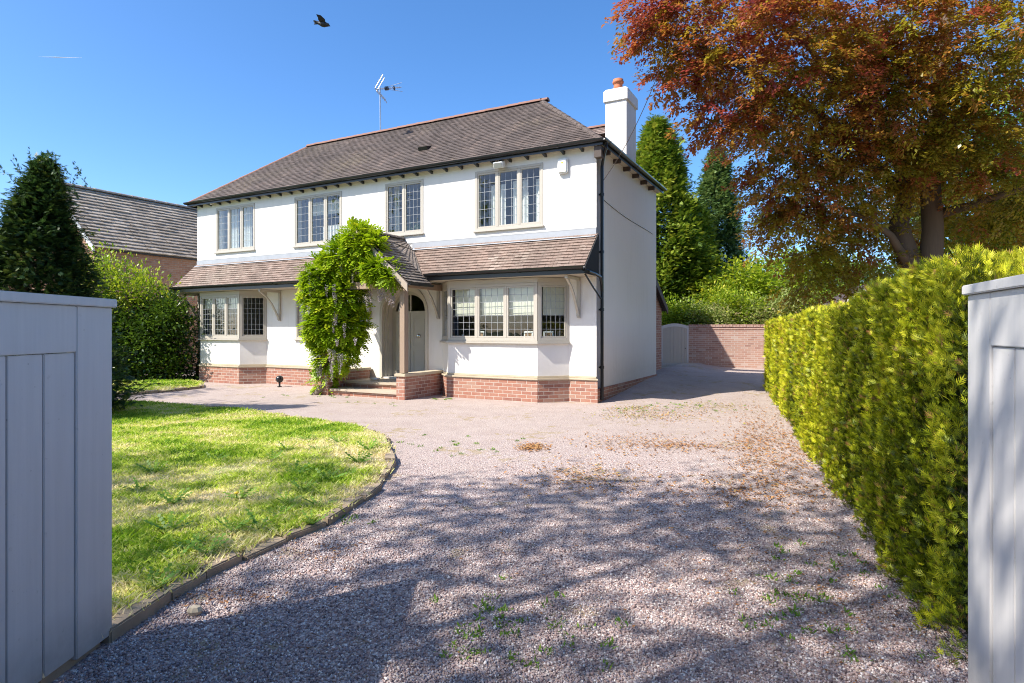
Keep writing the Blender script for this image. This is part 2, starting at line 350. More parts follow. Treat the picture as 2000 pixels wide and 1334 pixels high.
def tag(o, label=None, cat=None, group=None, kind=None):
    if label: o['label'] = label
    if cat: o['category'] = cat
    if group: o['group'] = group
    if kind: o['kind'] = kind
    return o
def empty(name, loc=(0, 0, 0), rz=0, label=None, cat=None, group=None):
    o = bpy.data.objects.new(name, None); C.objects.link(o); o.location = loc; o.rotation_euler = (0, 0, rz); o.empty_display_size = 0.2
    return tag(o, label, cat, group)
def copy_tree(o, parent=None):
    c = o.copy(); C.objects.link(c); c.parent = parent
    for ch in [x for x in bpy.data.objects if x.parent == o]: copy_tree(ch, c)
    return c

# ------------------------------------------------------------------ leaf scattering (numpy)
def quads(name, V, tint, mat, parent=None):   # V: (n, k, 3), one polygon each; tint: (n,)
    n, kk = V.shape[:2]
    me = bpy.data.meshes.new(name)
    me.vertices.add(n*kk); me.vertices.foreach_set('co', V.reshape(-1).astype(np.float32))
    me.loops.add(n*kk); me.loops.foreach_set('vertex_index', np.arange(n*kk, dtype=np.int32))
    me.polygons.add(n); me.polygons.foreach_set('loop_start', np.arange(0, n*kk, kk, dtype=np.int32))
    me.update(calc_edges=True)
    at_ = me.attributes.new('tint', 'FLOAT', 'POINT')
    at_.data.foreach_set('value', (np.repeat(np.clip(tint, 0, 1), kk) if tint.ndim == 1 else np.clip(tint, 0, 1).reshape(-1)).astype(np.float32))
    me.materials.append(mat); o = bpy.data.objects.new(name, me); C.objects.link(o)
    if parent: o.parent = parent
    return o
def norm(a): return a/np.maximum(np.linalg.norm(a, axis=-1, keepdims=True), 1e-9)
def frames(d, up=None):                       # orthonormal frames with x = d; z near up when given
    d = norm(d); n = len(d)
    r = rng.normal(size=(n, 3)) if up is None else np.broadcast_to(up, (n, 3))+rng.normal(size=(n, 3))*0.25
    z = norm(r-(r*d).sum(1, keepdims=True)*d); y = np.cross(z, d)
    return np.stack((d, y, z), axis=1)        # rows: axes
LEAF = np.array([[(0, 0, 0), (0.45, 0.28, 0.06), (1, 0, 0), (0.5, -0.28, 0.06)]])
BLADE = np.array([[(0, 0, 0), (0.5, 0.12, 0), (1, 0, -0.05), (0.5, -0.12, 0)]])
def spray(n=3, w=0.13, ang=0.6):              # a flat branchlet with leaflets on both sides
    L = [BLADE[0]*np.array([1, w/0.12*0.8, 1])]
    for i in range(n):
        for sg in (-1, 1):
            a = sg*ang; x0 = 0.1+0.6*i/n; l = 0.55*(1-0.45*i/n)
            q = BLADE[0]*np.array([l, l*w/0.12, 1])
            c, s_ = math.cos(a), math.sin(a)
            L.append(np.stack((x0+q[:, 0]*c-q[:, 1]*s_, q[:, 0]*s_+q[:, 1]*c, q[:, 2]), 1))
    return np.array(L)
def pinnate(n=5):                             # wisteria leaf
    L = []
    for i in range(n):
        for sg in (-1, 1):
            a = sg*1.05; q = LEAF[0]*np.array([0.36, 0.42, 0.36]); c, s_ = math.cos(a), math.sin(a); x0 = 0.15+0.75*i/n
            L.append(np.stack((x0+q[:, 0]*c-q[:, 1]*s_, q[:, 0]*s_+q[:, 1]*c, q[:, 2]-0.25*x0**2), 1))
    L.append(LEAF[0]*np.array([0.36, 0.42, 0.36])+np.array([0.85, 0, -0.2]))
    return np.array(L)
def scatter(tm, pos, fr, size, tint, tvar=0.08, grad=0.0):
    K = len(tm); N = len(pos)
    V = np.einsum('kqi,nij->nkqj', tm, fr)*np.asarray(size).reshape(-1, 1, 1, 1)+pos[:, None, None, :]
    t = np.repeat(tint[:, None], K, 1)+rng.normal(size=(N, K))*tvar
    if grad: t = t[..., None]+grad*(tm[None, :, :, 0]-0.5); return V.reshape(N*K, 4, 3), t.reshape(N*K, 4)
    return V.reshape(N*K, 4, 3), t.reshape(-1)
def in_ball(n, inner=0.45):
    d = norm(rng.normal(size=(n, 3))); r = (inner**3+rng.random(n)*(1-inner**3))**(1/3)
    return d*r[:, None], d

def crown(name, blobs, mat, parent, leaf=0.08, per_clump=60, clump_r=0.35, flat=0.45, droop=0.25, tint=0.5, tvar=0.18, tm=LEAF, tfun=None, inner=0.4):
    """blobs: (centre, radius or (rx, ry, rz), clumps)."""
    P = []; D = []; T = []
    for c, r, n in blobs:
        r = np.array(r if hasattr(r, '__len__') else (r, r, r*0.8)); b, d = in_ball(n, inner)
        cc = np.asarray(c)+b*r; ct = tint+rng.normal(size=n)*tvar
        off = rng.normal(size=(n, per_clump, 3))*clump_r*np.array([1, 1, flat])
        p = (cc[:, None]+off).reshape(-1, 3)
        dd = (d[:, None]*0.6+off/clump_r*0.6+rng.normal(size=off.shape)*0.5).reshape(-1, 3); dd[:, 2] -= droop
        P.append(p); D.append(dd); T.append(np.repeat(ct, per_clump)+rng.normal(size=n*per_clump)*0.08)
    P = np.concatenate(P); D = np.concatenate(D); T = np.concatenate(T)
    if tfun is not None: T = T+tfun(P)
    V, t = scatter(tm, P, frames(D, (0, 0, 1)), leaf*rng.uniform(0.6, 1.35, len(P)), T, 0.03)
    return quads(name, V, t, mat, parent)

def fans(name, blobs, mat, parent, leaf=0.08, per=60, L=0.55, tint=0.5, tvar=0.18, tfun=None, inner=0.5, droop=0.35, thick=0.035, spread=0.5, out=(0, 0, 0)):
    """a crown of flat leafy fans, each hanging outward from its own twig"""
    P = []; D = []; T = []
    for c, r, n in blobs:
        r = np.array(r if hasattr(r, '__len__') else (r, r, r*0.8)); b, d = in_ball(n, inner)
        c0 = np.asarray(c)+b*r; ax = d*np.array([1, 1, .35])+np.array(out)+rng.normal(size=(n, 3))*.45; ax[:, 2] -= droop; ax = norm(ax)
        sd = norm(np.cross(ax, np.array([0, 0, 1.0])+rng.normal(size=(n, 3))*.25)); nr = np.cross(sd, ax)
        ln = L*rng.uniform(.55, 1.3, n); u = rng.random((n, per)); v = rng.normal(size=(n, per))*spread*(1-u*.75)
        v = np.clip(v, -1, 1)
        p = c0[:, None]+ax[:, None]*(u*ln[:, None])[..., None]+sd[:, None]*(v*ln[:, None]*.6)[..., None]+nr[:, None]*(rng.normal(size=(n, per))*thick)[..., None]
        p[..., 2] -= .25*(u**2)*ln[:, None]
        dd = ax[:, None]*.8+sd[:, None]*np.sign(v)[..., None]*.8+rng.normal(size=(n, per, 3))*.35; dd[..., 2] -= .25
        P.append(p.reshape(-1, 3)); D.append(dd.reshape(-1, 3)); T.append(np.repeat(tint+rng.normal(size=n)*tvar, per)+rng.normal(size=n*per)*.07)
    P = np.concatenate(P); D = np.concatenate(D); T = np.concatenate(T)
    if tfun is not None: T = T+tfun(P)
    V, t = scatter(LEAF, P, frames(D, (0, 0, 1)), leaf*rng.uniform(.6, 1.35, len(P)), T, .03)
    return quads(name, V, t, mat, parent)

def limbs(name, base, targets, r0, mat, parent, fork=0.45):
    m = MB(); base = Vector(base)
    for i, (t, r) in enumerate(targets):
        t = Vector(t); mid = base.lerp(t, fork)+Vector((random.uniform(-.2, .2), random.uniform(-.2, .2), random.uniform(0, .5)))
        pts = [base, base.lerp(mid, .5)+Vector((random.uniform(-.06, .06), random.uniform(-.06, .06), 0)), mid, mid.lerp(t, .55)+Vector((0, 0, random.uniform(-.1, .3))), t]
        m.tube(pts, [r, r*.85, r*.6, r*.35, r*.1], 8)
    return m.build(name, mat, parent, smooth=True)

# ------------------------------------------------------------------ ground
def ss(t): t = np.clip(t, 0, 1); return t*t*(3-2*t)
def gz(x, y):
    x = np.asarray(x, float); y = np.asarray(y, float)
    lx = (x-1.745)*0.884-(y-12.5)*0.4675      # distance out from the side wall of the house
    g = 0.12*ss((y-12.2)/6)*ss((x-0.9)/2.0)+0.17*ss((y-12.4)/3.8)*np.exp(-np.clip(lx, 0, 9)/0.7)*ss((lx+1.2)/0.8)
    return g+0.012*np.sin(x*1.3+0.4)*np.sin(y*0.9)
KY = [1.0, 2.955, 3.41, 3.73, 4.27, 4.6, 5.54, 6.82, 8.25, 9.19, 9.85, 10.88, 11.66, 12.57, 13.2]
KX = [-1.98, -1.945, -1.89, -1.815, -1.59, -1.40, -1.218, -1.298, -1.675, -2.33, -3.33, -4.6, -6.1, -8.35, -10.0]
def sheet(name, x0, x1, y0, y1, nx, ny, mat, dz=0.0, zf=gz, mask=None):
    xs = np.linspace(x0, x1, nx); ys = np.linspace(y0, y1, ny)
    X, Y = np.meshgrid(xs, ys); Z = zf(X, Y)+dz
    m = MB(); m.v = list(zip(X.ravel().tolist(), Y.ravel().tolist(), Z.ravel().tolist()))
    for j in range(ny-1):
        for i in range(nx-1): m.f.append((j*nx+i, j*nx+i+1, (j+1)*nx+i+1, (j+1)*nx+i))
    return m.build(name, mat)
g = sheet('ground', -400, 400, -300, 600, 40, 40, M['meadow'], -0.05, lambda x, y: x*0+0.0); tag(g, kind='structure')
g = sheet('gravel_drive', -13, 13, -6, 23.0, 120, 130, M['gravel']); tag(g, kind='structure')
g = sheet('road', -60, 60, -14, -6.2, 2, 2, M['tarmac'], -0.03, lambda x, y: x*0); tag(g, kind='structure')

def lawn_poly(ys, xr, xl, name, top):
    m = MB(); n = len(ys); cols = 14
    for i in range(n):
        for j in range(cols+1):
            x = xl+(xr[i]-xl)*j/cols
            m.v.append((x, ys[i], float(top+0.02*math.sin(x*1.7+ys[i])*math.sin(ys[i]*1.3))))
    for i in range(n-1):
        for j in range(cols): m.f.append((i*(cols+1)+j, i*(cols+1)+j+1, (i+1)*(cols+1)+j+1, (i+1)*(cols+1)+j))
    return tag(m.build(name, M['lawn']), kind='structure')
ky = np.linspace(1.2, 13.1, 60); kx = np.interp(ky, KY, KX)
lawn_poly(list(ky), list(kx-0.05), -13.0, 'lawn', 0.05)
FY = [13.3, 13.6, 14.6, 15.6, 16.3, 17.2]; FX = [-10.2, -8.9, -8.3, -7.95, -8.3, -8.9]
fy = np.linspace(13.4, 17.2, 24); fx = np.interp(fy, FY, FX)
lawn_poly(list(fy), list(fx), -14.0, 'lawn', 0.05)

# kerb stones around the lawn: one edging, blocks with joints
def kerb(pts, w, h, L, name):
    P = np.array(pts); seg = np.linalg.norm(np.diff(P, axis=0), axis=1); cum = np.concatenate(([0], np.cumsum(seg)))
    m = MB(); s0 = 0.0
    while s0 < cum[-1]-0.15:
        l = L*random.uniform(0.75, 1.25); a = [np.interp(s0+0.006, cum, P[:, i]) for i in (0, 1)]; b = [np.interp(min(s0+l-0.006, cum[-1]), cum, P[:, i]) for i in (0, 1)]
        a = np.array(a); b = np.array(b); d = (b-a)/np.linalg.norm(b-a); nn = np.array([-d[1], d[0]])
        o = random.uniform(-0.022, 0.022); hh = h+random.uniform(-0.022, 0.012); tl = random.uniform(-0.014, 0.014)
        q = [a+nn*(o), b+nn*(o+tl*.5), b+nn*(o+w), a+nn*(o+w)]
        v = [(p[0], p[1], -0.06) for p in q]+[(q[0][0], q[0][1], hh+tl), (q[1][0], q[1][1], hh), (q[2][0], q[2][1], hh+0.008), (q[3][0], q[3][1], hh+0.008+tl)]
        m.add(v, [(3, 2, 1, 0), (4, 5, 6, 7), (0, 1, 5, 4), (1, 2, 6, 5), (2, 3, 7, 6), (3, 0, 4, 7)])
        s0 += l
    return tag(m.build(name, M['kerb'], bevel=0.008), kind='structure')
yy = np.linspace(1.2, 12.9, 160); kerb(list(zip(np.interp(yy, KY, KX), yy)), 0.12, 0.062, 0.36, 'kerb')
yy = np.linspace(13.45, 16.9, 60); kerb(list(zip(np.interp(yy, FY, FX), yy)), 0.1, 0.06, 0.4, 'kerb')

# grass blades
def grass(name, n, ylo, yhi, xr, xl, hgt, wmul):
    y = ylo*(yhi/ylo)**(rng.random(n*2)); x = xl+(1.0-xl)*rng.random(n*2)
    ok = (x < np.interp(y, *xr)-0.06+.09*(rng.random(n*2) < .10)) & (x > -0.93*y-0.1); x = x[ok][:n]; y = y[ok][:n]; n = len(x)
    f = np.sin(x*2.1+1.3*np.sin(y*1.7))*np.cos(y*2.6+np.sin(x*3.1))+0.5*np.sin(x*7+y*5)*np.sin(y*9-x*4)
    edge = np.exp(-(np.interp(y, *xr)-x)/0.35)
    near = np.clip((5.2-y)/3, 0, 1)
    t = 0.51+0.32*f+rng.normal(size=n)*0.16+0.35*edge+0.16*near-.12*(y > 8.5)
    keep = rng.random(n) < np.clip(1.1-0.25*f-0.4*edge, 0.3, 1); x, y, t, f = x[keep], y[keep], t[keep], f[keep]; n = len(x)
    h = hgt*rng.uniform(0.4, 1.4, n)*(1-0.3*f); w = (0.0022+0.0010*y)*wmul
    a = rng.random(n)*6.283; lean = rng.uniform(0.3, 1.5, n)*h
    la = rng.random(n)*6.283
    p = np.stack((x, y, np.full(n, 0.055)), 1); s = np.stack((np.cos(a), np.sin(a), a*0), 1)*w[:, None]
    ld = np.stack((np.cos(la), np.sin(la), la*0), 1)*lean[:, None]; zz = np.array([0, 0, 1.0])
    V = np.stack((p-s, p+s, p+ld*0.4+zz*(h*0.6)[:, None]+s*0.7, p+ld+zz*h[:, None]), 1)
    return tag(quads(name, V, t, M['grass']), kind='stuff', label='patchy green and straw coloured lawn grass', cat='grass')
grass('grass', 300000, 2.4, 13.0, (KY, KX), -12.6, 0.036, 1.0)
grass('grass', 30000, 13.5, 17.0, (FY, FX), -13.6, 0.06, 1.0)

# real pebbles lying on the near drive
def pebbles(n):
    y = 1.9*(7.5/1.9)**(rng.random(n)**0.9); x = (rng.random(n)*2-1)*(0.92*y+0.2)
    ok = (x > np.interp(y, KY, KX)+0.02) & (x < 1.25+0.36*y) & (rng.random(n) < np.clip((7.5-y)/4.0, 0, 1)*.9); x = x[ok]; y = y[ok]; n = len(x)
    r = rng.uniform(0.0035, 0.0095, n)*np.where(rng.random(n) < 0.03, 1.6, 1)*(1-0.03*y)
    o = np.array([(1, 0, 0), (-1, 0, 0), (0, 1, 0), (0, -1, 0), (0, 0, 1), (0, 0, -1)], float)
    v = o[None]*rng.uniform(0.7, 1.3, (n, 6, 1))*np.array([1, 1, 0.65])
    fr = frames(rng.normal(size=(n, 3))); v = np.einsum('nki,nij->nkj', v, fr)*r[:, None, None]
    v += np.stack((x, y, gz(x, y)+r*0.45), 1)[:, None]
    F_ = np.array([(0, 2, 4), (2, 1, 4), (1, 3, 4), (3, 0, 4), (2, 0, 5), (1, 2, 5), (3, 1, 5), (0, 3, 5)])
    idx = (np.arange(n)[:, None, None]*6+F_[None]).reshape(-1)
    me = bpy.data.meshes.new('pebbles'); me.vertices.add(n*6); me.vertices.foreach_set('co', v.reshape(-1).astype(np.float32))
    me.loops.add(len(idx)); me.loops.foreach_set('vertex_index', idx.astype(np.int32)); me.polygons.add(n*8)
    me.polygons.foreach_set('loop_start', np.arange(0, n*24, 3, dtype=np.int32)); me.update(calc_edges=True)
    a = me.attributes.new('tint', 'FLOAT', 'POINT'); a.data.foreach_set('value', np.repeat(rng.random(n), 6).astype(np.float32))
    me.materials.append(M['pebble']); ob = bpy.data.objects.new('pebbles', me); C.objects.link(ob)
    return tag(ob, 'loose pink grey pebbles covering the near drive', 'gravel', kind='stuff')
pebbles(240000)

# dry leaves and seedlings strewn on the drive
def strewn():
    P = []; T = []
    for (px, py, sx, sy, n, t) in ((1530, 860, 60, 40, 2600, .35), (1470, 850, 25, 45, 900, .35), (1520, 1030, 140, 100, 900, .3), (1480, 960, 110, 18, 900, .35), (1040, 875, 16, 4, 500, .45), (1140, 930, 70, 20, 700, .5), (1250, 865, 70, 10, 700, .45), (1300, 810, 60, 8, 500, .55), (1340, 872, 50, 5, 400, .4),
                                  (640, 1085, 40, 20, 120, .2), (420, 1170, 60, 12, 120, .2), (1700, 1180, 80, 70, 300, .25), (1250, 812, 50, 5, 500, .85), (1390, 795, 50, 6, 600, .85), (1240, 798, 30, 3, 300, .85), (900, 1100, 300, 120, 160, .3)):
        q = rng.normal(size=(n, 2))*(sx, sy)+(px, py); d = EYE*F/np.maximum(q[:, 1]-HZ, 60); x = (q[:, 0]-1000)/F*d
        P.append(np.stack((x, d, gz(x, d)+0.012), 1)); T.append(np.full(n, t)+rng.normal(size=n)*0.15)
    P = np.concatenate(P); T = np.concatenate(T)
    ok = (P[:, 0] < 1.1+0.36*P[:, 1]) & (P[:, 0] > np.interp(P[:, 1], KY, KX)+0.02) & (P[:, 1] < 15); P, T = P[ok], T[ok]
    d = rng.normal(size=P.shape)*np.array([1, 1, 0.15])
    V, t = scatter(LEAF, P, frames(d, (0, 0, 1)), rng.uniform(0.018, 0.05, len(P))*np.clip(P[:, 1]/6, .45, 1), T)
    tag(quads('leaf_litter', V, t, M['litter']), 'dry orange and brown leaves strewn over the gravel', 'dead leaves', kind='stuff')
    P = []
    for (px, py, sx, sy, n) in ((1640, 1160, 90, 60, 60), (980, 1230, 60, 50, 28), (1530, 1180, 50, 30, 26), (890, 870, 60, 12, 40), (1380, 795, 70, 6, 60), (690, 1010, 30, 8, 10), (1230, 800, 40, 5, 30), (1080, 1250, 90, 40, 24), (760, 790, 60, 4, 14), (870, 780, 15, 2, 20), (650, 772, 60, 3, 40)):
        q = rng.normal(size=(n, 2))*(sx, sy)+(px, py); dd = EYE*F/np.maximum(q[:, 1]-HZ, 60); x = (q[:, 0]-1000)/F*dd
        P.append(np.stack((x, dd, gz(x, dd)), 1))
    P = np.concatenate(P); ok = (rng.random(len(P)) < .55) & (P[:, 0] < 1.15+0.36*P[:, 1]) & (P[:, 1] < 15) & (P[:, 0] > np.interp(P[:, 1], KY, KX)+0.02); P = P[ok]
    P = np.repeat(P, 14, 0)+rng.normal(size=(len(P)*14, 3))*np.array([.02, .02, 0]); d = rng.normal(size=P.shape); d[:, 2] = np.abs(d[:, 2])*0.8+0.3
    V, t = scatter(LEAF*np.array([1, .6, 1]), P, frames(d), rng.uniform(0.015, 0.04, len(P)), rng.random(len(P)))
    tag(quads('seedlings', V, t, M['weed']), 'tiny green seedlings growing through the gravel', 'weeds', kind='stuff')
strewn()

# dandelions in the lawn
def dandelion(name):
    n = 13; a = np.linspace(0, 6.28, n, endpoint=False)+rng.normal(size=n)*0.2
    d = np.stack((np.cos(a), np.sin(a), rng.uniform(0.25, 0.9, n)), 1)
    tm = []
    for i in range(5):
        tm.append(np.array([(i*.2, 0, 0.3*(i*.2)*(1-i*.2)), (i*.2+.12, .09+.03*(i % 2), .05), (min(1, i*.2+.24), 0, 0.02), (i*.2+.12, -.09-.03*(i % 2), .05)]))
    V, t = scatter(np.array(tm), np.zeros((n, 3)), frames(d, (0, 0, 1)), rng.uniform(0.09, 0.17, n), rng.uniform(0.3, 0.9, n))
    return quads(name, V, t, M['weed'])
protos = [dandelion('dandelion_plant') for _ in range(4)]
spots = [(330, 1040), (545, 1010), (560, 985), (620, 990), (590, 960), (505, 1035), (455, 1040), (470, 975), (300, 925), (420, 900), (680, 930), (650, 915), (700, 905), (560, 880), (530, 900),
         (620, 880), (340, 985), (270, 960), (610, 1025), (380, 1070), (405, 1085), (350, 1090), (300, 1150), (600, 860), (660, 865), (640, 940), (575, 930), (480, 860), (720, 880), (520, 850)]
for i, (px, py) in enumerate(spots):
    d = (EYE-0.05)*F/(py-HZ); o = protos[i] if i < 4 else protos[i % 4].copy()
    if i >= 4: C.objects.link(o)
    o.location = ((px-1000)/F*d, d, 0.05); o.rotation_euler = (0, 0, random.uniform(0, 6)); s = random.uniform(0.7, 1.3); o.scale = (s, s, s)
    tag(o, 'low leafy dandelion rosette growing in the sunny lawn', 'weed', 'dandelions scattered over the lawn')
d = (EYE-0.1)*F/(968-HZ); fl = MB(); fx_ = (460-1000)/F*d
fl.tube([(fx_, d, 0.04), (fx_+.01, d, 0.12)], 0.003, 6); 
st = fl.build('dandelion_flower', M['weed']); tag(st, 'single yellow dandelion flower open in the lawn', 'flower')
hd = MB(); hd.ball((fx_+.01, d, 0.125), 0.02, 10, (1, 1, .45)); hd.build('petals', M['yellow'], st)
st = MB(); p = at(362, 1190, (EYE-.03)*F/(1190-HZ)); st.ball((p[0]+.05, p[1], 0.025), 0.035, 8, (1.2, .9, .8)); tag(st.build('stone', M['stone']), 'single pale stone beside the near lawn kerb', 'stone')

# ------------------------------------------------------------------ the house (local frame: x right along the front, y back, z up; front right corner at the origin)
HX, HY = 1.745, 12.5
ANG = math.atan2(-0.4675, 0.884)
house = empty('house', (HX, HY, 0), ANG, 'large white rendered house with dark tiled hip roof and brick base', 'house')
W = 12.86; D_ = 4.6; ZT = 5.36
cA, sA = math.cos(ANG), math.sin(ANG)
def hw(x, y, z): return np.array((HX+x*cA-y*sA, HY+x*sA+y*cA, z))      # house frame to world

def grid_wall(m, u0, u1, v0, v1, holes, P, depth):
    """flat wall in (u, v) with rectangular holes and reveals; P(u, v, w) maps to 3-D, w = 0 outer face, w = depth inner"""
    us = sorted({u0, u1, *[h[0] for h in holes], *[h[1] for h in holes]}); vs = sorted({v0, v1, *[h[2] for h in holes], *[h[3] for h in holes]})
    for i in range(len(us)-1):
        for j in range(len(vs)-1):
            cu = (us[i]+us[i+1])/2; cv = (vs[j]+vs[j+1])/2
            if any(h[0] < cu < h[1] and h[2] < cv < h[3] for h in holes): continue
            for w, fl_ in ((0, 0), (depth, 1)):
                q = [P(us[i], vs[j], w), P(us[i+1], vs[j], w), P(us[i+1], vs[j+1], w), P(us[i], vs[j+1], w)]
                m.quad(*(q[::-1] if fl_ else q))
    for a, b, c, d in holes:
        for (p, q) in (((a, c), (a, d)), ((a, d), (b, d)), ((b, d), (b, c)), ((b, c), (a, c))):
            m.quad(P(*p, 0), P(*q, 0), P(*q, depth), P(*p, depth))

UPW = [(-12.52, -10.95, 3.84, 5.03, 3), (-8.90, -7.25, 3.84, 5.03, 3), (-5.78, -4.72, 3.84, 5.03, 2), (-2.96, -1.17, 3.80, 5.03, 3)]
def frontt(px): r = (px-1000)/F; return (HX-HY*r)/(0.884+0.4675*r)
def frontz(px, py): t = frontt(px); return EYE+(HZ-py)*(HY+0.4675*t)/F
UPW = []
for (x0, x1, yt, yb, n) in ((422, 498, 407, 494, 3), (575, 668, 386, 482, 3), (752, 827, 360, 462, 2), (928, 1061, 336, 452, 3)):
    UPW.append((-frontt(x0), -frontt(x1), round(frontz(x0, yb), 3), round(frontz(x0, yt), 3), n))
print('UPW', UPW)
nw = (-8.66, -7.75, 1.26, 2.54, 2)
holes = [w[:4] for w in UPW]+[nw[:4], (-3.80, -0.63, 1.24, 2.56), (-12.47, -9.83, 1.24, 2.56), (-5.68, -4.26, 0.34, 2.61)]
m = MB(); grid_wall(m, -W, 0, 0.0, ZT, holes, lambda u, v, w: (u, w, v), 0.26)
# arch infill at the door
cx = -4.97; ra = 0.71; zs = 1.90
arc = [(cx+ra*math.cos(a), zs+ra*math.sin(a)) for a in np.linspace(0, math.pi, 25)]
for yv in (0.0, 0.26):
    for i in range(12):
        m.quad((cx+ra, yv, 2.61), (arc[i+1][0], yv, arc[i+1][1]), (arc[i][0], yv, arc[i][1])) if yv == 0 else None
        m.quad((cx-ra, yv, 2.61), (arc[24-i][0], yv, arc[24-i][1]), (arc[23-i][0], yv, arc[23-i][1])) if yv == 0 else None
for i in range(24): m.quad((arc[i][0], 0, arc[i][1]), (arc[i+1][0], 0, arc[i+1][1]), (arc[i+1][0], .26, arc[i+1][1]), (arc[i][0], .26, arc[i][1]))
# side, back and far side walls, outer skins with thickness
m.box(-0.26, 0.262, 0, -0.001, D_, ZT); m.box(-W+0.001, 0.262, 0, -W+.26, D_, ZT); m.box(-W, D_+.001, 0, -0.0, D_+.2, ZT)
m.build('wall', M['render'], house)
# rear wing, lean-to at the back
m = MB(); m.box(-W, 4.82, 0, -1.85, 9.6, 5.3); m.build('rear_wing_wall', M['render'], house)
m = MB(); m.prism_x([(4.81, 0), (7.0, 0), (7.0, 2.18), (4.81, 3.45)], -3.5, -0.4); m.build('lean_to_wall', M['brick'], house)
m = MB(); m.prism_x([(4.81, 3.47), (4.81, 3.57), (7.18, 2.20), (7.18, 2.09)], -3.6, -0.28); m.build('lean_to_roof', M['tile'], house)
m = MB(); m.prism_x([(4.81, 3.36), (4.81, 3.58), (7.2, 2.20), (7.2, 2.0)], -0.275, -0.24); m.build('lean_to_barge_board', M['brown'], house)

# rooms
m = MB(); m.box(-W+.27, 0.27, 0.30, -.27, D_-.02, 0.36); m.build('ground_floor', M['carpet'], house)
m = MB(); m.box(-W+.27, 0.265, 2.66, -.27, D_-.02, 2.80); m.build('upper_floor', M['carpet'], house)
m = MB(); m.box(-W+.27, 3.0, 0.37, -.27, 3.1, 2.65); m.box(-W+.27, 3.0, 2.81, -.27, 3.1, ZT-.06)
for xw in (-9.4, -6.6, -3.95): m.box(xw, .28, .37, xw+.1, 2.99, 2.65)
for xw in (-9.8, -6.4, -3.9): m.box(xw, .28, 2.81, xw+.1, 2.99, ZT-.06)
m.build('room_wall', M['room'], house)
m = MB(); m.box(-W+.27, .27, ZT-.05, -.27, D_-.02, ZT-.01); m.build('ceiling', M['room'], house)

# outline offset helper
def offs(pts, o):
    out = []
    for i, p in enumerate(pts):
        a = np.array(pts[max(i-1, 0)]); b = np.array(p); c = np.array(pts[min(i+1, len(pts)-1)])
        ns = []
        for s_, e in ((a, b), (b, c)):
            d = e-s_; l = np.linalg.norm(d)
            if l > 1e-9: d = d/l; ns.append(np.array([d[1], -d[0]]))
        n = sum(ns); n = n/np.linalg.norm(n); k_ = 1/max(0.5, n.dot(ns[0])); out.append(tuple(b+n*o*k_))
    return out
# outlines run left to right (x increasing) so the outward side is -y
right_run = [(-3.83, 0), (-3.33, -.5), (-1.11, -.5), (-.61, 0), (0, 0)]
left_run = [(-W, 0), (-12.5, 0), (-12.0, -.5), (-10.3, -.5), (-9.8, 0), (-6.23, 0)]
for run in (right_run, left_run):
    o1 = offs(run, 0.035); 
    if run is right_run: o1[-1] = (0.035, -0.035); b_ = (0.035, 0.2)
    else: o1[0] = (-W-.035, -.035); b_ = (run[-1][0], -.001)
    back = [(run[-1][0], -0.001 if run is left_run else -0.001), (run[0][0], -0.001)]
    m = MB(); m.prism(o1+back, -0.1, 0.46); m.build('plinth', M['brick'], house)
    o2 = offs(run, 0.065)
    if run is right_run: o2[-1] = (0.06, -0.065)
    else: o2[0] = (-W-.065, -.065)
    m = MB(); o3 = offs(run, 0.02); m.prism(o2+back, 0.462, 0.50); m.prism(o3+back, 0.501, 0.545); m.build('coping', M['stone'], house, bevel=0.006)
m = MB(); m.box(-0.03, -.034, -.1, 0.03, D_+.2, 0.285); m.build('plinth', M['brick'], house)
for run in (right_run[:4], left_run[1:5]):
    m = MB(); m.prism([(p[0], p[1]) for p in run], 0.546, 1.215); m.build('bay_wall', M['render'], house)
    m = MB(); m.prism(offs(run, 0.07)+[(run[-1][0], -.001), (run[0][0], -.001)], 1.216, 1.255); m.prism(offs(run, 0.03)+[(run[-1][0], -.001), (run[0][0], -.001)], 1.256, 1.275); m.build('bay_sill', M['greige'], house, bevel=0.004)
    m = MB(); m.prism(offs(run, 0.02)+[(run[-1][0], -.001), (run[0][0], -.001)], 2.50, 2.60); m.build('bay_head', M['greige'], house)

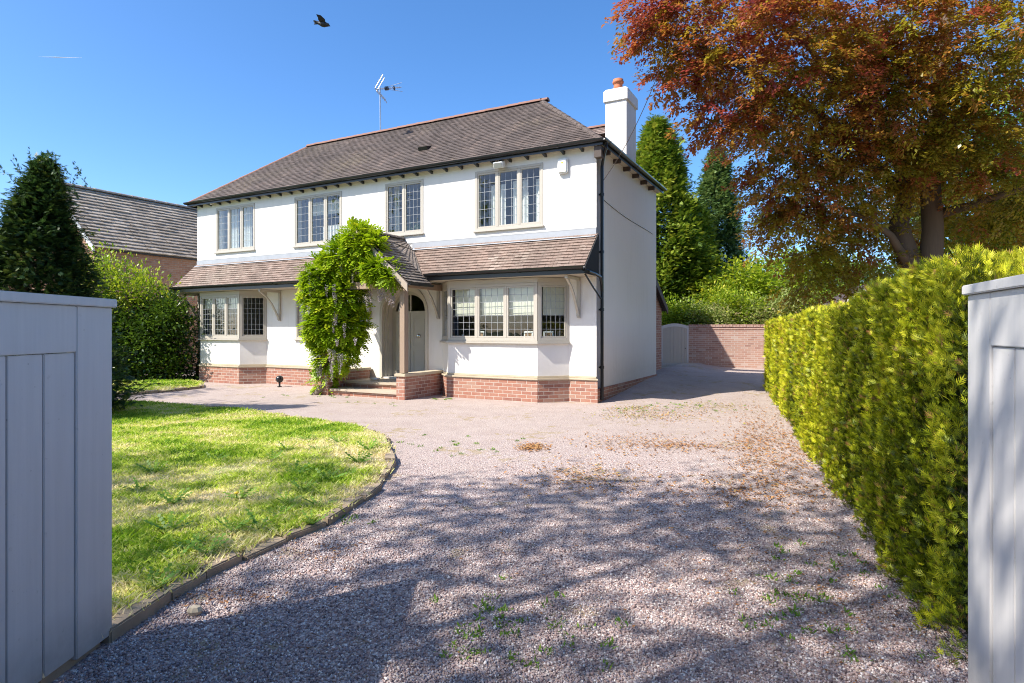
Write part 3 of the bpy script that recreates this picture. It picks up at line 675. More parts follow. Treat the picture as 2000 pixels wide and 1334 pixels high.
# windows: frame (mesh) > pane with leading, sill
def window(x0, y0, ang, width, z0, z1, ncas, cols, rows, sill=True, fr=0.055, label=None, depth=0.07, proud=0.012):
    T = Matrix.Translation((x0, y0, 0)) @ Matrix.Rotation(ang, 4, 'Z'); m = MB(T)
    a, b = -proud, depth-proud
    m.box(0, a, z0, fr, b, z1); m.box(width-fr, a, z0, width, b, z1); m.box(fr, a, z1-fr, width-fr, b, z1); m.box(fr, a, z0, width-fr, b, z0+fr*1.1)
    cw = (width-2*fr-(ncas-1)*fr*0.9)/ncas
    cas = []
    for i in range(ncas):
        c0 = fr+i*(cw+fr*0.9); c1 = c0+cw
        if i: m.box(c0-fr*0.9, a+.004, z0+fr*1.1, c0, b, z1-fr)
        cas.append((c0, c1))
    o = m.build('window', M['greige'], house, bevel=0.004)
    if label: o['label'] = label
    g = .03                                    # casement sash
    for (c0, c1) in cas:
        s_ = MB(T); zz0, zz1 = z0+fr*1.1+.003, z1-fr-.003; c0 += .003; c1 -= .003; sa = a+.012; sb = b-.008
        s_.box(c0, sa, zz0, c0+g, sb, zz1); s_.box(c1-g, sa, zz0, c1, sb, zz1); s_.box(c0+g, sa, zz1-g, c1-g, sb, zz1); s_.box(c0+g, sa, zz0, c1-g, sb, zz0+g)
        s_.build('casement', M['greige'], o)
        p = MB(T); ya = a+.034; p.quad((c0+g, ya, zz0+g), (c1-g, ya, zz0+g), (c1-g, ya, zz1-g), (c0+g, ya, zz1-g)); p.build('pane', M['glass'], o)
        l = MB(T); w_ = c1-c0-2*g; h_ = zz1-zz0-2*g
        for k_ in range(1, cols): xx = c0+g+w_*k_/cols; l.box(xx-.004, ya-.004, zz0+g, xx+.004, ya+.004, zz1-g)
        for k_ in range(1, rows): zz = zz0+g+h_*k_/rows; l.box(c0+g, ya-.0045, zz-.004, c1-g, ya+.0045, zz+.004)
        l.build('leading', M['came'], o)
    if sill:
        s_ = MB(T); s_.box(-.03, a-.045, z0-.035, width+.03, b, z0-.002); s_.build('sill', M['greige'], o, bevel=0.004)
    return o
for (x0, x1, z0, z1, n) in UPW: window(x0+.002, 0.0, 0, x1-x0-.004, z0+.002, z1-.002, n, 3 if n == 3 else 4, 6)
window(nw[0], 0, 0, nw[1]-nw[0], nw[2], nw[3], 2, 4, 6)
for run, nf in ((right_run[:4], 3), (left_run[1:5], 3)):
    a, b, c, d = [Vector(p) for p in run]
    z0, z1 = 1.276, 2.498
    s2 = math.sqrt(.5)
    window(b.x, b.y, 0, (c-b).length, z0, z1, nf, 4, 7, sill=False, fr=.06)
    window(c.x+.004, c.y+.004, R(45), (d-c).length-.01, z0, z1, 1, 5, 7, sill=False, fr=.06)
    window(a.x+.003, a.y-.003, R(-45), (b-a).length-.01, z0, z1, 1, 5, 7, sill=False, fr=.06)

# entrance: arched surround, doors, fanlight
def arch_ring(r_o, r_i, y0, y1, z0, zc):
    m = MB(); A = np.linspace(0, math.pi, 29)
    o = [(cx+r_o, z0)]+[(cx+r_o*math.cos(t), zc+r_o*math.sin(t)) for t in A]+[(cx-r_o, z0)]
    i = [(cx+r_i, z0)]+[(cx+r_i*math.cos(t), zc+r_i*math.sin(t)) for t in A]+[(cx-r_i, z0)]
    for k_ in range(len(o)-1):
        (a, b), (c, d) = (o[k_], o[k_+1]), (i[k_], i[k_+1])
        m.quad((a[0], y0, a[1]), (b[0], y0, b[1]), (d[0], y0, d[1]), (c[0], y0, c[1]))
        m.quad((c[0], y0, c[1]), (d[0], y0, d[1]), (d[0], y1, d[1]), (c[0], y1, c[1]))
        m.quad((b[0], y0, b[1]), (a[0], y0, a[1]), (a[0], y1, a[1]), (b[0], y1, b[1]))
    return m
for (ro, ri, y0, y1) in ((0.735, 0.66, -0.035, 0.10), (0.66, 0.615, 0.04, 0.22), (0.615, 0.57, 0.12, 0.34)):
    arch_ring(ro, ri, y0, y1, 0.33, zs).build('door_surround', M['arch'], house)
ri = 0.57
def halfdisc(m, r, z0, y, zc):
    pass
m = MB()                                       # door leaves with arched head
for sg in (-1, 1):
    dm = MB(); e = 0.006
    x0 = cx+sg*e; x1 = cx+sg*(ri-.005)
    dm.box(x0, .26, .345, x1, .31, zs+.04)
    for (za, zb) in ((.45, 1.0), (1.1, 1.82)):   # raised panel moulds
        dm.box(x0+sg*.09, .25, za, x0+sg*.105, .259, zb); dm.box(x1-sg*.105, .25, za, x1-sg*.09, .259, zb)
        dm.box(x0+sg*.105, .25, za, x1-sg*.105, .259, za+.015); dm.box(x0+sg*.105, .25, zb-.015, x1-sg*.105, .259, zb)
        dm.box(x0+sg*.13, .254, za+.04, x1-sg*.13, .259, zb-.04)
    do = dm.build('door', M['door'], house)
    kb = MB(Matrix.Translation((cx+sg*.27, .235, 1.36)) @ Matrix.Rotation(R(90), 4, 'X'))
    kb.lathe(0, 0, [(.0, .02), (.02, .018), (.045, .01), (.05, 0), (.045, -.012), (.018, -.018), (.018, -.02)], 16); kb.build('knocker', M['steel'], do, smooth=True)
fan = MB(); A = np.linspace(0, math.pi, 25)
rg = MB()
for k_ in range(24):
    p = [(cx+r_*math.cos(t), zs+.04+r_*math.sin(t)*((.53)/.565)) for r_, t in ((ri-.004, A[k_]), (ri-.004, A[k_+1]), (.47, A[k_+1]), (.47, A[k_]))]
    rg.quad(*[(q[0], .262, q[1]) for q in p]); rg.quad((p[3][0], .262, p[3][1]), (p[2][0], .262, p[2][1]), (p[2][0], .30, p[2][1]), (p[3][0], .30, p[3][1]))
rg.box(cx-.018, .258, zs+.05, cx+.018, .30, zs+.49); rg.box(cx-ri+.005, .256, zs+.04, cx+ri-.005, .262, zs+.075)
fo = rg.build('fanlight', M['door'], house)
pn = MB(); pn.add([(cx, .285, zs+.05)]+[(cx+.475*math.cos(t), .285, zs+.05+.45*math.sin(t)) for t in A], [(0, i+1, i+2) for i in range(24)]); pn.build('pane', M['glass'], fo)
m = MB(); m.box(cx-.72, .245, .2, cx+.72, .9, .338); m.build('threshold', M['flag'], house)
m = MB(); m.box(-5.9, .3, .37, -5.8, 2.99, 2.65); m.box(-4.1, .3, .37, -4.0, 2.99, 2.65); m.build('hall_wall', M['room'], house)

# roofs in courses
def courses(m, A, B, Cc, D, gauge, lift=0.014, wob=0.0):
    """eave A-B, ridge D-C (same direction); every course a strip tilted so that its lower edge stands proud"""
    A, B, Cc, D = map(Vector, (A, B, Cc, D)); n = max(1, int(((D+Cc)/2-(A+B)/2).length/gauge))
    nr = (B-A).cross(D-A); nr = nr.normalized() if nr.length > 1e-6 else (B-A).cross(Cc-A).normalized()
    if nr.z < 0: nr = -nr
    for k_ in range(n):
        t0, t1 = k_/n, (k_+1)/n
        a, b, c, d = A.lerp(D, t0), B.lerp(Cc, t0), B.lerp(Cc, t1), A.lerp(D, t1)
        L = (b-a).length; ns = max(1, int(L/0.165)); off = random.random()
        for j in range(ns) if wob else (0,):
            u0, u1 = (j/ns, (j+1)/ns) if wob else (0, 1)
            w = random.uniform(0, wob) if wob else 0
            p0, p1, p2, p3 = a.lerp(b, u0)+nr*(lift+w), a.lerp(b, u1)+nr*(lift+w), d.lerp(c, u1)+nr*.001, d.lerp(c, u0)+nr*.001
            m.add([p0, p1, p2, p3, a.lerp(b, u0)-nr*.004, a.lerp(b, u1)-nr*.004], [(0, 1, 2, 3), (4, 5, 1, 0)])
OV = 0.20; ZE = 5.36; RZ = 7.42
xl, xr_, yf, yb = -W-OV, OV, -OV, D_+OV
rl, rr = -W+2.25, -2.3; ym = D_/2
m = MB()
courses(m, (xl, yf, ZE), (xr_, yf, ZE), (rr, ym, RZ), (rl, ym, RZ), 0.1, 0.009, 0.008)
courses(m, (xr_, yf, ZE), (xr_, yb, ZE), (rr, ym, RZ), (rr, ym, RZ), 0.1, 0.014, 0.006)
courses(m, (xr_, yb, ZE), (xl, yb, ZE), (rl, ym, RZ), (rr, ym, RZ), 0.1)
courses(m, (xl, yb, ZE), (xl, yf, ZE), (rl, ym, RZ), (rl, ym, RZ), 0.1)
m.quad((xl, yf, ZE-.03), (xl, yb, ZE-.03), (xr_, yb, ZE-.03), (xr_, yf, ZE-.03))
roof = m.build('roof', M['tile'], house)
def capline(name, p, q, r, parent, mat, L=0.32):
    p, q = Vector(p), Vector(q); n = max(1, int((q-p).length/L)); m = MB()
    d = (q-p).normalized(); sd = d.cross(Vector((0, 0, 1))).normalized(); up = sd.cross(d)
    for i in range(n):
        a = p.lerp(q, i/n)+up*random.uniform(-.004, .004); b = p.lerp(q, (i+1)/n+0.02)
        v = []
        for c_, rr_ in ((a, r*1.07), (b, r*0.95)):
            for k_ in range(7):
                t = math.pi*k_/6; v.append(c_+sd*rr_*math.cos(t)+up*(rr_*0.8*math.sin(t)-.03))
        m.add(v, [(k_, k_+1, k_+8, k_+7) for k_ in range(6)]+[(6, 5, 4, 3, 2, 1, 0), (7, 8, 9, 10, 11, 12, 13)])
    return m.build(name, mat, parent)
capline('ridge_tile', (rl, ym, RZ+.01), (rr, ym, RZ+.01), .10, roof, M['ridge'])
for e, r_ in (((xr_, yf, ZE), (rr, ym, RZ)), ((xl, yf, ZE), (rl, ym, RZ)), ((xr_, yb, ZE), (rr, ym, RZ))):
    capline('hip_tile', e, r_, .075, roof, M['ridge'] if e[0] < 0 else M['tile'])
m = MB(); T = Matrix.Translation(hw(0, 0, 0)*0)
vx = -4.85; vy = 0.62; vz = ZE+(vy+OV)*(RZ-ZE)/(ym+OV)
m.prism_x([(vy, vz+.02), (vy+.16, vz+.15), (vy+.2, vz+.13), (vy+.2, vz+.18), (vy-.04, vz+.10)], vx-.14, vx+.14); m.build('roof_vent', M['black'], roof)
# rear roof
m = MB(); courses(m, (-W-.1, 4.62, 5.40), (-1.62, 4.62, 5.40), (-3.6, 7.1, 7.75), (-W+1, 7.1, 7.75), 0.1, .014, .006); courses(m, (-1.62, 4.62, 5.40), (-1.62, 9.8, 5.40), (-3.6, 7.1, 7.75), (-3.6, 7.1, 7.75), .1)
courses(m, (-1.62, 9.8, 5.40), (-W-.1, 9.8, 5.40), (-W+1, 7.1, 7.75), (-3.6, 7.1, 7.75), .1); courses(m, (-W-.1, 9.8, 5.40), (-W-.1, 4.62, 5.40), (-W+1, 7.1, 7.75), (-W+1, 7.1, 7.75), .1)
courses(m, (-3.2, 4.3, 7.0), (-.75, 4.3, 7.0), (-.95, 4.75, 7.36), (-3.2, 4.75, 7.36), .1, .014, .006); courses(m, (-.95, 4.75, 7.36), (-3.2, 4.75, 7.36), (-3.2, 5.6, 6.3), (-1.7, 5.6, 6.3), .1)
rear = m.build('rear_roof', M['tile2'], house); capline('ridge_tile', (-3.2, 4.75, 7.37), (-.95, 4.75, 7.37), .1, rear, M['ridge'])
# gutters, fascia, rafter ends
def gutter(p, q, name='gutter', r=.055, parent=house):
    m = MB(); p, q = Vector(p), Vector(q); d = (q-p).normalized(); sd = d.cross(Vector((0, 0, 1))); v = []
    for c_ in (p, q):
        for rr_ in (r, r-.008):
            for k_ in range(7): t = math.pi+math.pi*k_/6; v.append(c_+sd*rr_*math.cos(t)+Vector((0, 0, rr_*math.sin(t))))
    f = [(k_, k_+1, k_+15, k_+14) for k_ in range(6)]+[(k_+21, k_+22, k_+8, k_+7) for k_ in range(6)]+[(0, 7, 21, 14), (13, 6, 20, 27)]
    for b_ in (0, 14): f += [(b_+k_, b_+k_+7, b_+k_+8, b_+k_+1) for k_ in range(6)]
    m.add(v, f); L = (q-p).length
    for i in range(int(L/2.0)+1):              # joint collars
        c_ = p+d*min(L-.06, .3+i*2.0)
        for k_ in range(6):
            t0 = math.pi+math.pi*k_/6; t1 = math.pi+math.pi*(k_+1)/6; rc = r+.007
            a = [c_+sd*rc*math.cos(t)+Vector((0, 0, rc*math.sin(t))) for t in (t0, t1)]; m.quad(a[0], a[1], a[1]+d*.06, a[0]+d*.06)
    return m.build(name, M['black'], parent)
gutter((xl-.05, yf-.045, ZE+.01), (xr_+.05, yf-.045, ZE+.01)); gutter((xr_+.045, yf-.08, ZE+.01), (xr_+.045, yb+.02, ZE+.01))
gutter((xl-.045, yb, ZE+.01), (xl-.045, yf-.05, ZE+.01))
m = MB(); m.box(xl, yf+.002, ZE-.10, xr_, yf+.018, ZE-.032); m.box(xr_-.018, yf+.02, ZE-.10, xr_, yb, ZE-.032); m.box(xl, yf+.02, ZE-.10, xl+.018, yb, ZE-.032); m.build('fascia', M['black'], house)
m = MB(); m.box(xl+.02, yf+.02, ZE-.062, xr_-.02, -.003, ZE-.034); m.box(.003, 0, ZE-.062, xr_-.02, yb, ZE-.034); m.build('soffit', M['soffit'], house)
rf = MB(); rf.prism_x([(yf+.03, ZE-.064), (-.004, ZE-.064), (-.004, ZE-.135), (yf+.12, ZE-.115), (yf+.03, ZE-.1)], -.025, .025)
rfo = rf.build('rafter_end', M['black'], house); rfo.location.x = -0.3
for i in range(1, 30):
    o = rfo.copy(); C.objects.link(o); o.parent = house; o.location.x = -0.3-i*0.425
for i in range(6):
    b_ = MB(); yv = .35+i*.72; b_.box(.004, yv, ZE-.16, .17, yv+.05, ZE-.064); b_.build('rafter_end', M['brown'], house)
b_ = MB(); b_.box(.004, -.16, ZE-.33, .16, .0, ZE-.10); b_.build('eaves_box', M['brown'], house)
# downpipe at the corner with swan neck, canopy gutter branch
m = MB()
m.tube([(xr_+.04, -.1, ZE-.03), (xr_+.04, -.1, ZE-.14), (xr_-.02, -.02, ZE-.22), (.09, .13, ZE-.36), (.065, .16, ZE-.45), (.065, .16, .05)], .034, 10)
for z in (4.3, 3.1, 1.9, .7): m.tube([(.065, .16, z), (.065, .16, z+.06)], .044, 10); m.box(0.002, .12, z+.01, .04, .20, z+.045)
m.build('downpipe', M['black'], house, smooth=False)
m = MB(); m.tube([(.0, -.79, 2.69), (.06, -.62, 2.66), (.075, -.3, 2.64), (.07, .05, 2.60), (.068, .13, 2.45), (.066, .16, 2.3)], .032, 10); m.tube([(.02, -.7, 2.60), (.065, -.35, 2.35), (.066, .1, 2.15)], .018, 8); m.build('downpipe', M['black'], house)

# chimney
m = MB(); m.box(-.46, 1.88, 5.40, .055, 2.66, 6.93); ch = m.build('chimney', M['render'], house)
m = MB(); m.box(-.50, 1.84, 6.90, .095, 2.70, 7.16); m.prism_y([(-.50, 7.161), (.095, 7.161), (.03, 7.20), (-.44, 7.20)], 1.86, 2.68); m.build('chimney_cap', M['render'], ch, bevel=.01)
m = MB(); m.lathe(-.2, 2.05, [(.10, 7.2), (.115, 7.21), (.105, 7.3), (.10, 7.36), (.13, 7.37), (.135, 7.41), (.115, 7.43), (.12, 7.46), (.10, 7.47), (.085, 7.46), (.08, 7.3)], 20); m.build('chimney_pot', M['pot'], ch, smooth=True)

# canopy along the front
CE, CT = 2.76, 3.50; yo = -.77
m = MB(); courses(m, (-W-.02, yo, CE), (-6.15, yo, CE), (-5.35, -.005, CT), (-W-.02, -.005, CT), .1, .016, .006)
courses(m, (-3.85, yo, CE), (.03, yo, CE), (.03, -.005, CT), (-4.65, -.005, CT), .1, .016, .006)
m.quad((-W-.02, yo, CE-.03), (-W-.02, -.01, CT-.04), (.03, -.01, CT-.04), (.03, yo, CE-.03))
canopy = m.build('canopy_roof', M['tile2'], house)
m = MB()
for x0, x1 in ((-W, -5.3), (-4.7, 0.0)): m.box(x0, -.022, CT-.02, x1, -.003, CT+.10); m.add([(x0, -.022, CT-.02), (x1, -.022, CT-.02), (x1, -.13, CT-.075), (x0, -.13, CT-.075)], [(0, 3, 2, 1)])
m.build('lead_flashing', M['lead'], canopy)
m = MB(); m.box(-W, -.012, CT+.101, 0.0, .0-.002, CT+.125); m.build('bellcast_bead', M['came'], house)
gutter((-W-.06, yo-.05, CE-.01), (-6.25, yo-.05, CE-.01), parent=house); gutter((-3.75, yo-.05, CE-.01), (.04, yo-.05, CE-.01), parent=house)
m = MB(); m.box(-W-.02, yo+.002, CE-.15, -6.1, yo+.02, CE-.032); m.box(-3.9, yo+.002, CE-.15, .03, yo+.02, CE-.032); m.build('fascia', M['black'], house)
m = MB(); m.box(-W-.02, yo+.021, CE-.15, -6.1, -.003, CE-.13); m.box(-3.9, yo+.021, CE-.15, .03, -.003, CE-.13); m.build('soffit', M['soffit'], house)
for xx in (.03, -W-.05):
    m = MB(); m.prism_x([(yo, CE-.15), (yo, CE+.0), (-.005, CT), (-.005, CE-.15)], xx-.001, xx+.025); m.build('canopy_end_board', M['matt'], house)

# porch: gable roof, posts, low walls, steps
PA, PZ, PF, PH = -5.0, 3.74, -1.62, 1.38
def pz(x): return PZ-abs(x-PA)*0.88
m = MB()
ze = pz(PA+PH)
courses(m, (PA+PH, PF, ze), (PA+PH, -.78, ze), (PA, -.78, PZ), (PA, PF, PZ), .1, .016, .012)
courses(m, (PA-PH, -.78, ze), (PA-PH, PF, ze), (PA, PF, PZ), (PA, -.78, PZ), .1, .016, .012)
# back parts meeting the canopy
courses(m, (PA+PH, -.78, ze), (PA+.42, -.03, pz(PA+.42)), (PA, -.003, PZ), (PA, -.78, PZ), .1, .016, .006)
courses(m, (PA-.42, -.03, pz(PA-.42)), (PA-PH, -.78, ze), (PA, -.78, PZ), (PA, -.003, PZ), .1, .016, .006)
m.quad((PA+PH, PF, ze-.02), (PA, PF, PZ-.03), (PA, -.02, PZ-.03), (PA+PH, -.78, ze-.02)); m.quad((PA-PH, PF, ze-.02), (PA-PH, -.78, ze-.02), (PA, -.02, PZ-.03), (PA, PF, PZ-.03))
pr = m.build('porch_roof', M['tile3'], house)
capline('ridge_tile', (PA, PF, PZ+.01), (PA, -.01, PZ+.01), .085, pr, M['tile3'])
capline('valley_tile', (PA+PH+.03, -.80, ze-.01), (PA+.5, -.02, pz(PA+.5)-.02), .03, pr, M['ridge'])
for sg in (-1, 1):
    m = MB(); xo = PA+sg*(PH+.03); zo = pz(PA+PH+.03)
    m.prism_y([(PA, PZ-.015), (PA, PZ-.17), (xo, zo-.19), (xo, zo-.02)], PF-.035, PF-.002); m.build('barge_board', M['board'], pr, bevel=.004)
    m = MB(); m.prism_y([(PA, PZ-.17), (PA, PZ-.29), (PA+sg*1.05, pz(PA+1.05)-.31), (PA+sg*1.05, pz(PA+1.05)-.19)], PF+.14, PF+.26); m.build('porch_rafter', M['oak'], house)
m = MB(); m.box(PA-1.18, PF+.14, 2.42, PA+1.18, PF+.28, 2.58); m.build('porch_beam', M['oak'], house, bevel=.006)
for sg in (-1, 1):
    m = MB(); m.box(PA+sg*1.12-.07, -1.46, .575, PA+sg*1.12+.07, -1.32, 2.42 if sg < 0 else 2.42); m.build('porch_post', M['oak'], house, bevel=.008)
    m = MB(); m.box(PA+sg*1.12-.06, -1.31, 2.43, PA+sg*1.12+.06, -.01, 2.56); m.build('porch_beam', M['oak'], house, bevel=.006)
    m = MB(); x0 = PA+sg*1.0; x1 = PA+sg*1.22
    m.box(x0, -1.5, -.05, x1, -.04, .50); pw = m.build('porch_wall', M['brick'], house)
    m = MB(); m.box(x0-sg*.035, -1.535, .501, x1+sg*.035, -.03, .565); m.build('coping', M['stone'], pw, bevel=.008)
gutter((PA+PH+.06, PF-.01, ze-.02), (PA+PH+.06, -.80, ze-.02)); gutter((PA-PH-.06, -.80, ze-.02), (PA-PH-.06, PF-.01, ze-.02))
m = MB(); m.box(PA-.995, -1.42, -.05, PA+.995, -.95, .10); m.build('step_riser', M['brick'], house); m = MB(); m.box(PA-.998, -1.47, .101, PA+.998, -.952, .155); m.build('step', M['flag'], house, bevel=.008)
m = MB(); m.box(PA-.995, -.95, -.05, PA+.995, .24, .245); m.build('step_riser', M['brick'], house); m = MB(); m.box(PA-.998, -1.0, .246, PA+.998, .243, .30); m.build('step', M['flag'], house, bevel=.008)
# gallows brackets under the canopy
br = MB()
br.box(-.035, -.05, 1.76, .035, -.003, 2.6); br.box(-.03, -.70, 2.54, .03, -.05, 2.6)
P0 = [(-.05, 1.86), (-.14, 2.02), (-.28, 2.24), (-.45, 2.42), (-.62, 2.535)]; th = .045
for i in range(4):
    a, b = P0[i], P0[i+1]; br.prism_x([a, b, (b[0]-th*.6, b[1]-th*.55) if i < 3 else (b[0]-.07, b[1]), (a[0]-th*.6, a[1]-th*.55)], -.026+.001*i, .026-.001*i)
br.box(-.028, -.085, 1.79, .028, -.051, 1.87)
bo = br.build('bracket', M['greige'], house, bevel=0)
bo.location.x = -.385
for xx in (-3.93, -6.07, -9.27, -12.75):
    o = bo.copy(); C.objects.link(o); o.parent = house; o.location.x = xx

# fittings on the house
def fit(name, x, y, z, label, cat): return empty(name, tuple(hw(x, y, z)), ANG, label, cat)
ax = -frontt(1101); az = frontz(1101, 326)
t = fit('alarm_box', ax, 0, az, 'white rectangular burglar alarm box on the upper front wall', 'alarm box')
m = MB(); m.box(-.11, -.09, -.15, .11, -.004, .16); m.build('casing', M['white'], t, bevel=.02)
m = MB(); m.box(-.085, -.098, -.13, .085, -.0905, -.09); m.build('trim', M['blind'], t); m = MB(); m.ball((0, -.092, .07), .022, 10, (1, .25, 1)); m.build('lens', M['yellow'], t)
t = fit('sensor', -frontt(1098), 0, frontz(1098, 291), 'small white motion sensor just under the eaves', 'sensor')
m = MB(); m.box(-.025, -.05, -.03, .025, -.004, .04); m.ball((0, -.055, -.03), .028, 10); m.build('casing', M['white'], t)
t = fit('floodlight', -frontt(980), 0, frontz(980, 322), 'security floodlight above the right upper window', 'floodlight')
m = MB(Matrix.Rotation(R(22), 4, 'X')); m.box(-.12, -.19, -.05, .12, -.03, .09); m.build('lamp_body', M['white'], t, bevel=.012)
m = MB(Matrix.Rotation(R(22), 4, 'X')); m.box(-.10, -.198, -.035, .10, -.191, .07); m.build('lamp_glass', M['metal'], t); m = MB(); m.box(-.03, -.06, -.03, .03, -.003, .14); m.build('mount', M['black'], t)
t = fit('sensor', -frontt(418), 0, frontz(418, 397), 'small white lamp fitting at the far left eaves', 'lamp'); m = MB(); m.box(-.03, -.1, -.02, .03, -.004, .03); m.ball((0, -.1, -.03), .04, 10); m.build('casing', M['white'], t)
mx_ = -2.3-5.34
t = fit('television_aerial', mx_, ym, RZ-.1, 'tall thin television aerial on the main roof ridge', 'aerial')
m = MB(); m.tube([(0, 0, 0), (-.02, 0, 1.45)], .02, 8); m.build('mast', M['metal'], t)
T = Matrix.Translation((-.02, 0, 1.40)) @ Matrix.Rotation(R(30), 4, 'Z') @ Matrix.Rotation(R(-6), 4, 'Y'); m = MB(T)
m.tube([(-.12, 0, 0), (.62, 0, 0)], .012, 6)
for i in range(9): xx = .06+i*.065; m.tube([(xx, -.09, 0), (xx, .09, 0)], .006, 5); 
for zz in (-.06, .0, .06): m.tube([(.2, -.02, zz*.5), (.66, .0, zz*2.2)], .008, 5)
m.build('boom', M['metal'], t)
m = MB(T)
for sg in (-1, 1):
    for i in range(6):
        zz = sg*(.03+i*.065); m.tube([(-.12+i*.05, -.22, zz), (-.12+i*.05, .22, zz)], .007, 5)
    m.tube([(-.12, -.12, 0), (.15, -.12, sg*.37)], .01, 5); m.tube([(-.12, .12, 0), (.15, .12, sg*.37)], .01, 5)
m.build('reflector', M['metal'], t)
m = MB(T); m.box(.14, -.04, -.05, .26, .04, .05); m.box(.4, -.025, -.07, .45, .025, .05); m.build('junction_box', M['black'], t, bevel=.01)
# overhead cable and wall cable
m = MB(); a = hw(.03, .28, 4.62); b = at(1372, -90, 8.0); pts = [a*(1-s_)+b*s_-np.array([0, 0, .35*math.sin(math.pi*s_)]) for s_ in np.linspace(0, 1, 18)]; m.tube(pts, .006, 5)
tag(m.build('overhead_cable', M['brown']), 'thin overhead cable rising from the house corner past the chimney', 'cable')
m = MB(); m.tube([tuple(hw(.006, s_, 4.32-.06*s_-.05*math.sin(s_))) for s_ in np.linspace(.2, 4.4, 10)], .006, 5); tag(m.build('wall_cable', M['brown']), 'thin dark cable running across the white side wall', 'cable')
# round black fitting by the left plinth
p = at(553, 742, 16.35); t = empty('garden_light', (p[0], p[1]-.25, 0), 0, 'round black garden spotlight low against the left brick plinth', 'garden light')
m = MB(); m.ball((0, 0, .2), .10, 14, (1, 1, 1)); m.build('lamp_head', M['black'], t, smooth=True); m = MB(); m.tube([(0, 0, 0), (0, 0, .15)], .025, 8); m.lathe(0, 0, [(.06, 0), (.06, .015), (.0, .016)], 12); m.build('spike', M['black'], t)
m = MB(); T_ = Matrix.Translation(tuple(hw(-5.45, -.5, .30))); m = MB(T_); m.lathe(0, 0, [(.0, .004), (.10, .004), (.12, .05), (.11, .052), (.09, .014), (0, .012)], 18); tag(m.build('bowl', M['white'], smooth=True), 'white bowl on the porch floor near the door', 'bowl')

# curtains and blinds
def curtain(x0, x1, y, z0, z1, mat, label, waves=None, name='curtain', sheet_=False):
    m = MB(); n = 28; wv = waves or max(2, (x1-x0)/.11)
    v0 = []
    for i in range(n+1):
        x = x0+(x1-x0)*i/n; v0.append((x, y+(.022 if name == 'curtain' else .002)*math.sin(i/n*wv*6.283)))
    m.add([(a, b, z0) for a, b in v0]+[(a, b, z1) for a, b in v0], [(i, i+1, n+2+i, n+1+i) for i in range(n)])
    m.T = None; o = m.build(name, mat); o.location = (HX, HY, 0); o.rotation_euler = (0, 0, ANG); return tag(o, label, 'curtain' if name == 'curtain' else 'blind')
w1, w2, w3, w4 = UPW
curtain(w1[0]+.1, w1[0]+.62, .32, w1[2]-.05, w1[3], M['cloth'], 'white curtain behind the left pane of the far left upper window')
curtain(w1[0]+.68, w1[0]+1.18, .32, w1[2]-.05, w1[3], M['cloth'], 'white curtain in the middle of the far left upper window')
curtain(w1[0]+1.24, w1[1]-.02, .32, w1[2]-.05, w1[3], M['cloth'], 'white curtain behind the right pane of the far left upper window')
curtain(w2[0]+.15, w2[1]-.1, .34, w2[3]-.48, w2[3]-.12, M['blind'], 'cream blind half lowered in the upper window above the narrow one', 1, 'roman_blind')
curtain(w2[0]+.7, w2[1]-.05, .36, w2[2]-.05, w2[2]+.55, M['cloth'], 'low white net curtain in the second upper window from the left', None, 'curtain')
curtain(w4[0]+.25, w4[0]+.62, .30, w4[2]-.05, w4[3]-.28, M['cloth'], 'white net curtain behind the left pane of the right upper window')
curtain(w4[0]+.82, w4[0]+1.22, .30, w4[2]-.05, w4[3]-.24, M['cloth'], 'white net curtain behind the middle pane of the right upper window')
curtain(w4[0]+1.4, w4[1]-.06, .30, w4[2]-.05, w4[3]-.26, M['cloth'], 'white net curtain behind the right pane of the right upper window')
curtain(w3[0]+.02, w3[0]+.2, .32, w3[2]-.05, w3[3], M['blind'], 'beige curtain drawn to the left side of the small upper window')
for (lab, xa, xb, zz) in (('right', -3.25, -1.17, 1.83), ('left', -11.95, -10.35, 2.12)):
    n = 3
    for i in range(n):
        a = xa+(xb-xa)*i/n+.04; b = xa+(xb-xa)*(i+1)/n-.04
        curtain(a, b, -.40, zz, 2.48, M['blind'], f'cream roman blind behind the {("left", "middle", "right")[i]} front pane of the {lab} bay window', 1, 'roman_blind')
    curtain(xa-.1, xa+.06, -.30, 1.27, 2.48, M['drape'], f'dark curtain at the left end of the {lab} bay window')
m = MB(Matrix.Translation((-.87, -.17, 0)) @ Matrix.Rotation(R(45), 4, 'Z')); m.box(-.26, 0, 1.82, .26, .012, 2.48); o = m.build('roman_blind', M['blind']); o.location = (HX, HY, 0); o.rotation_euler = (0, 0, ANG); tag(o, 'cream blind behind the angled right pane of the right bay window', 'blind')
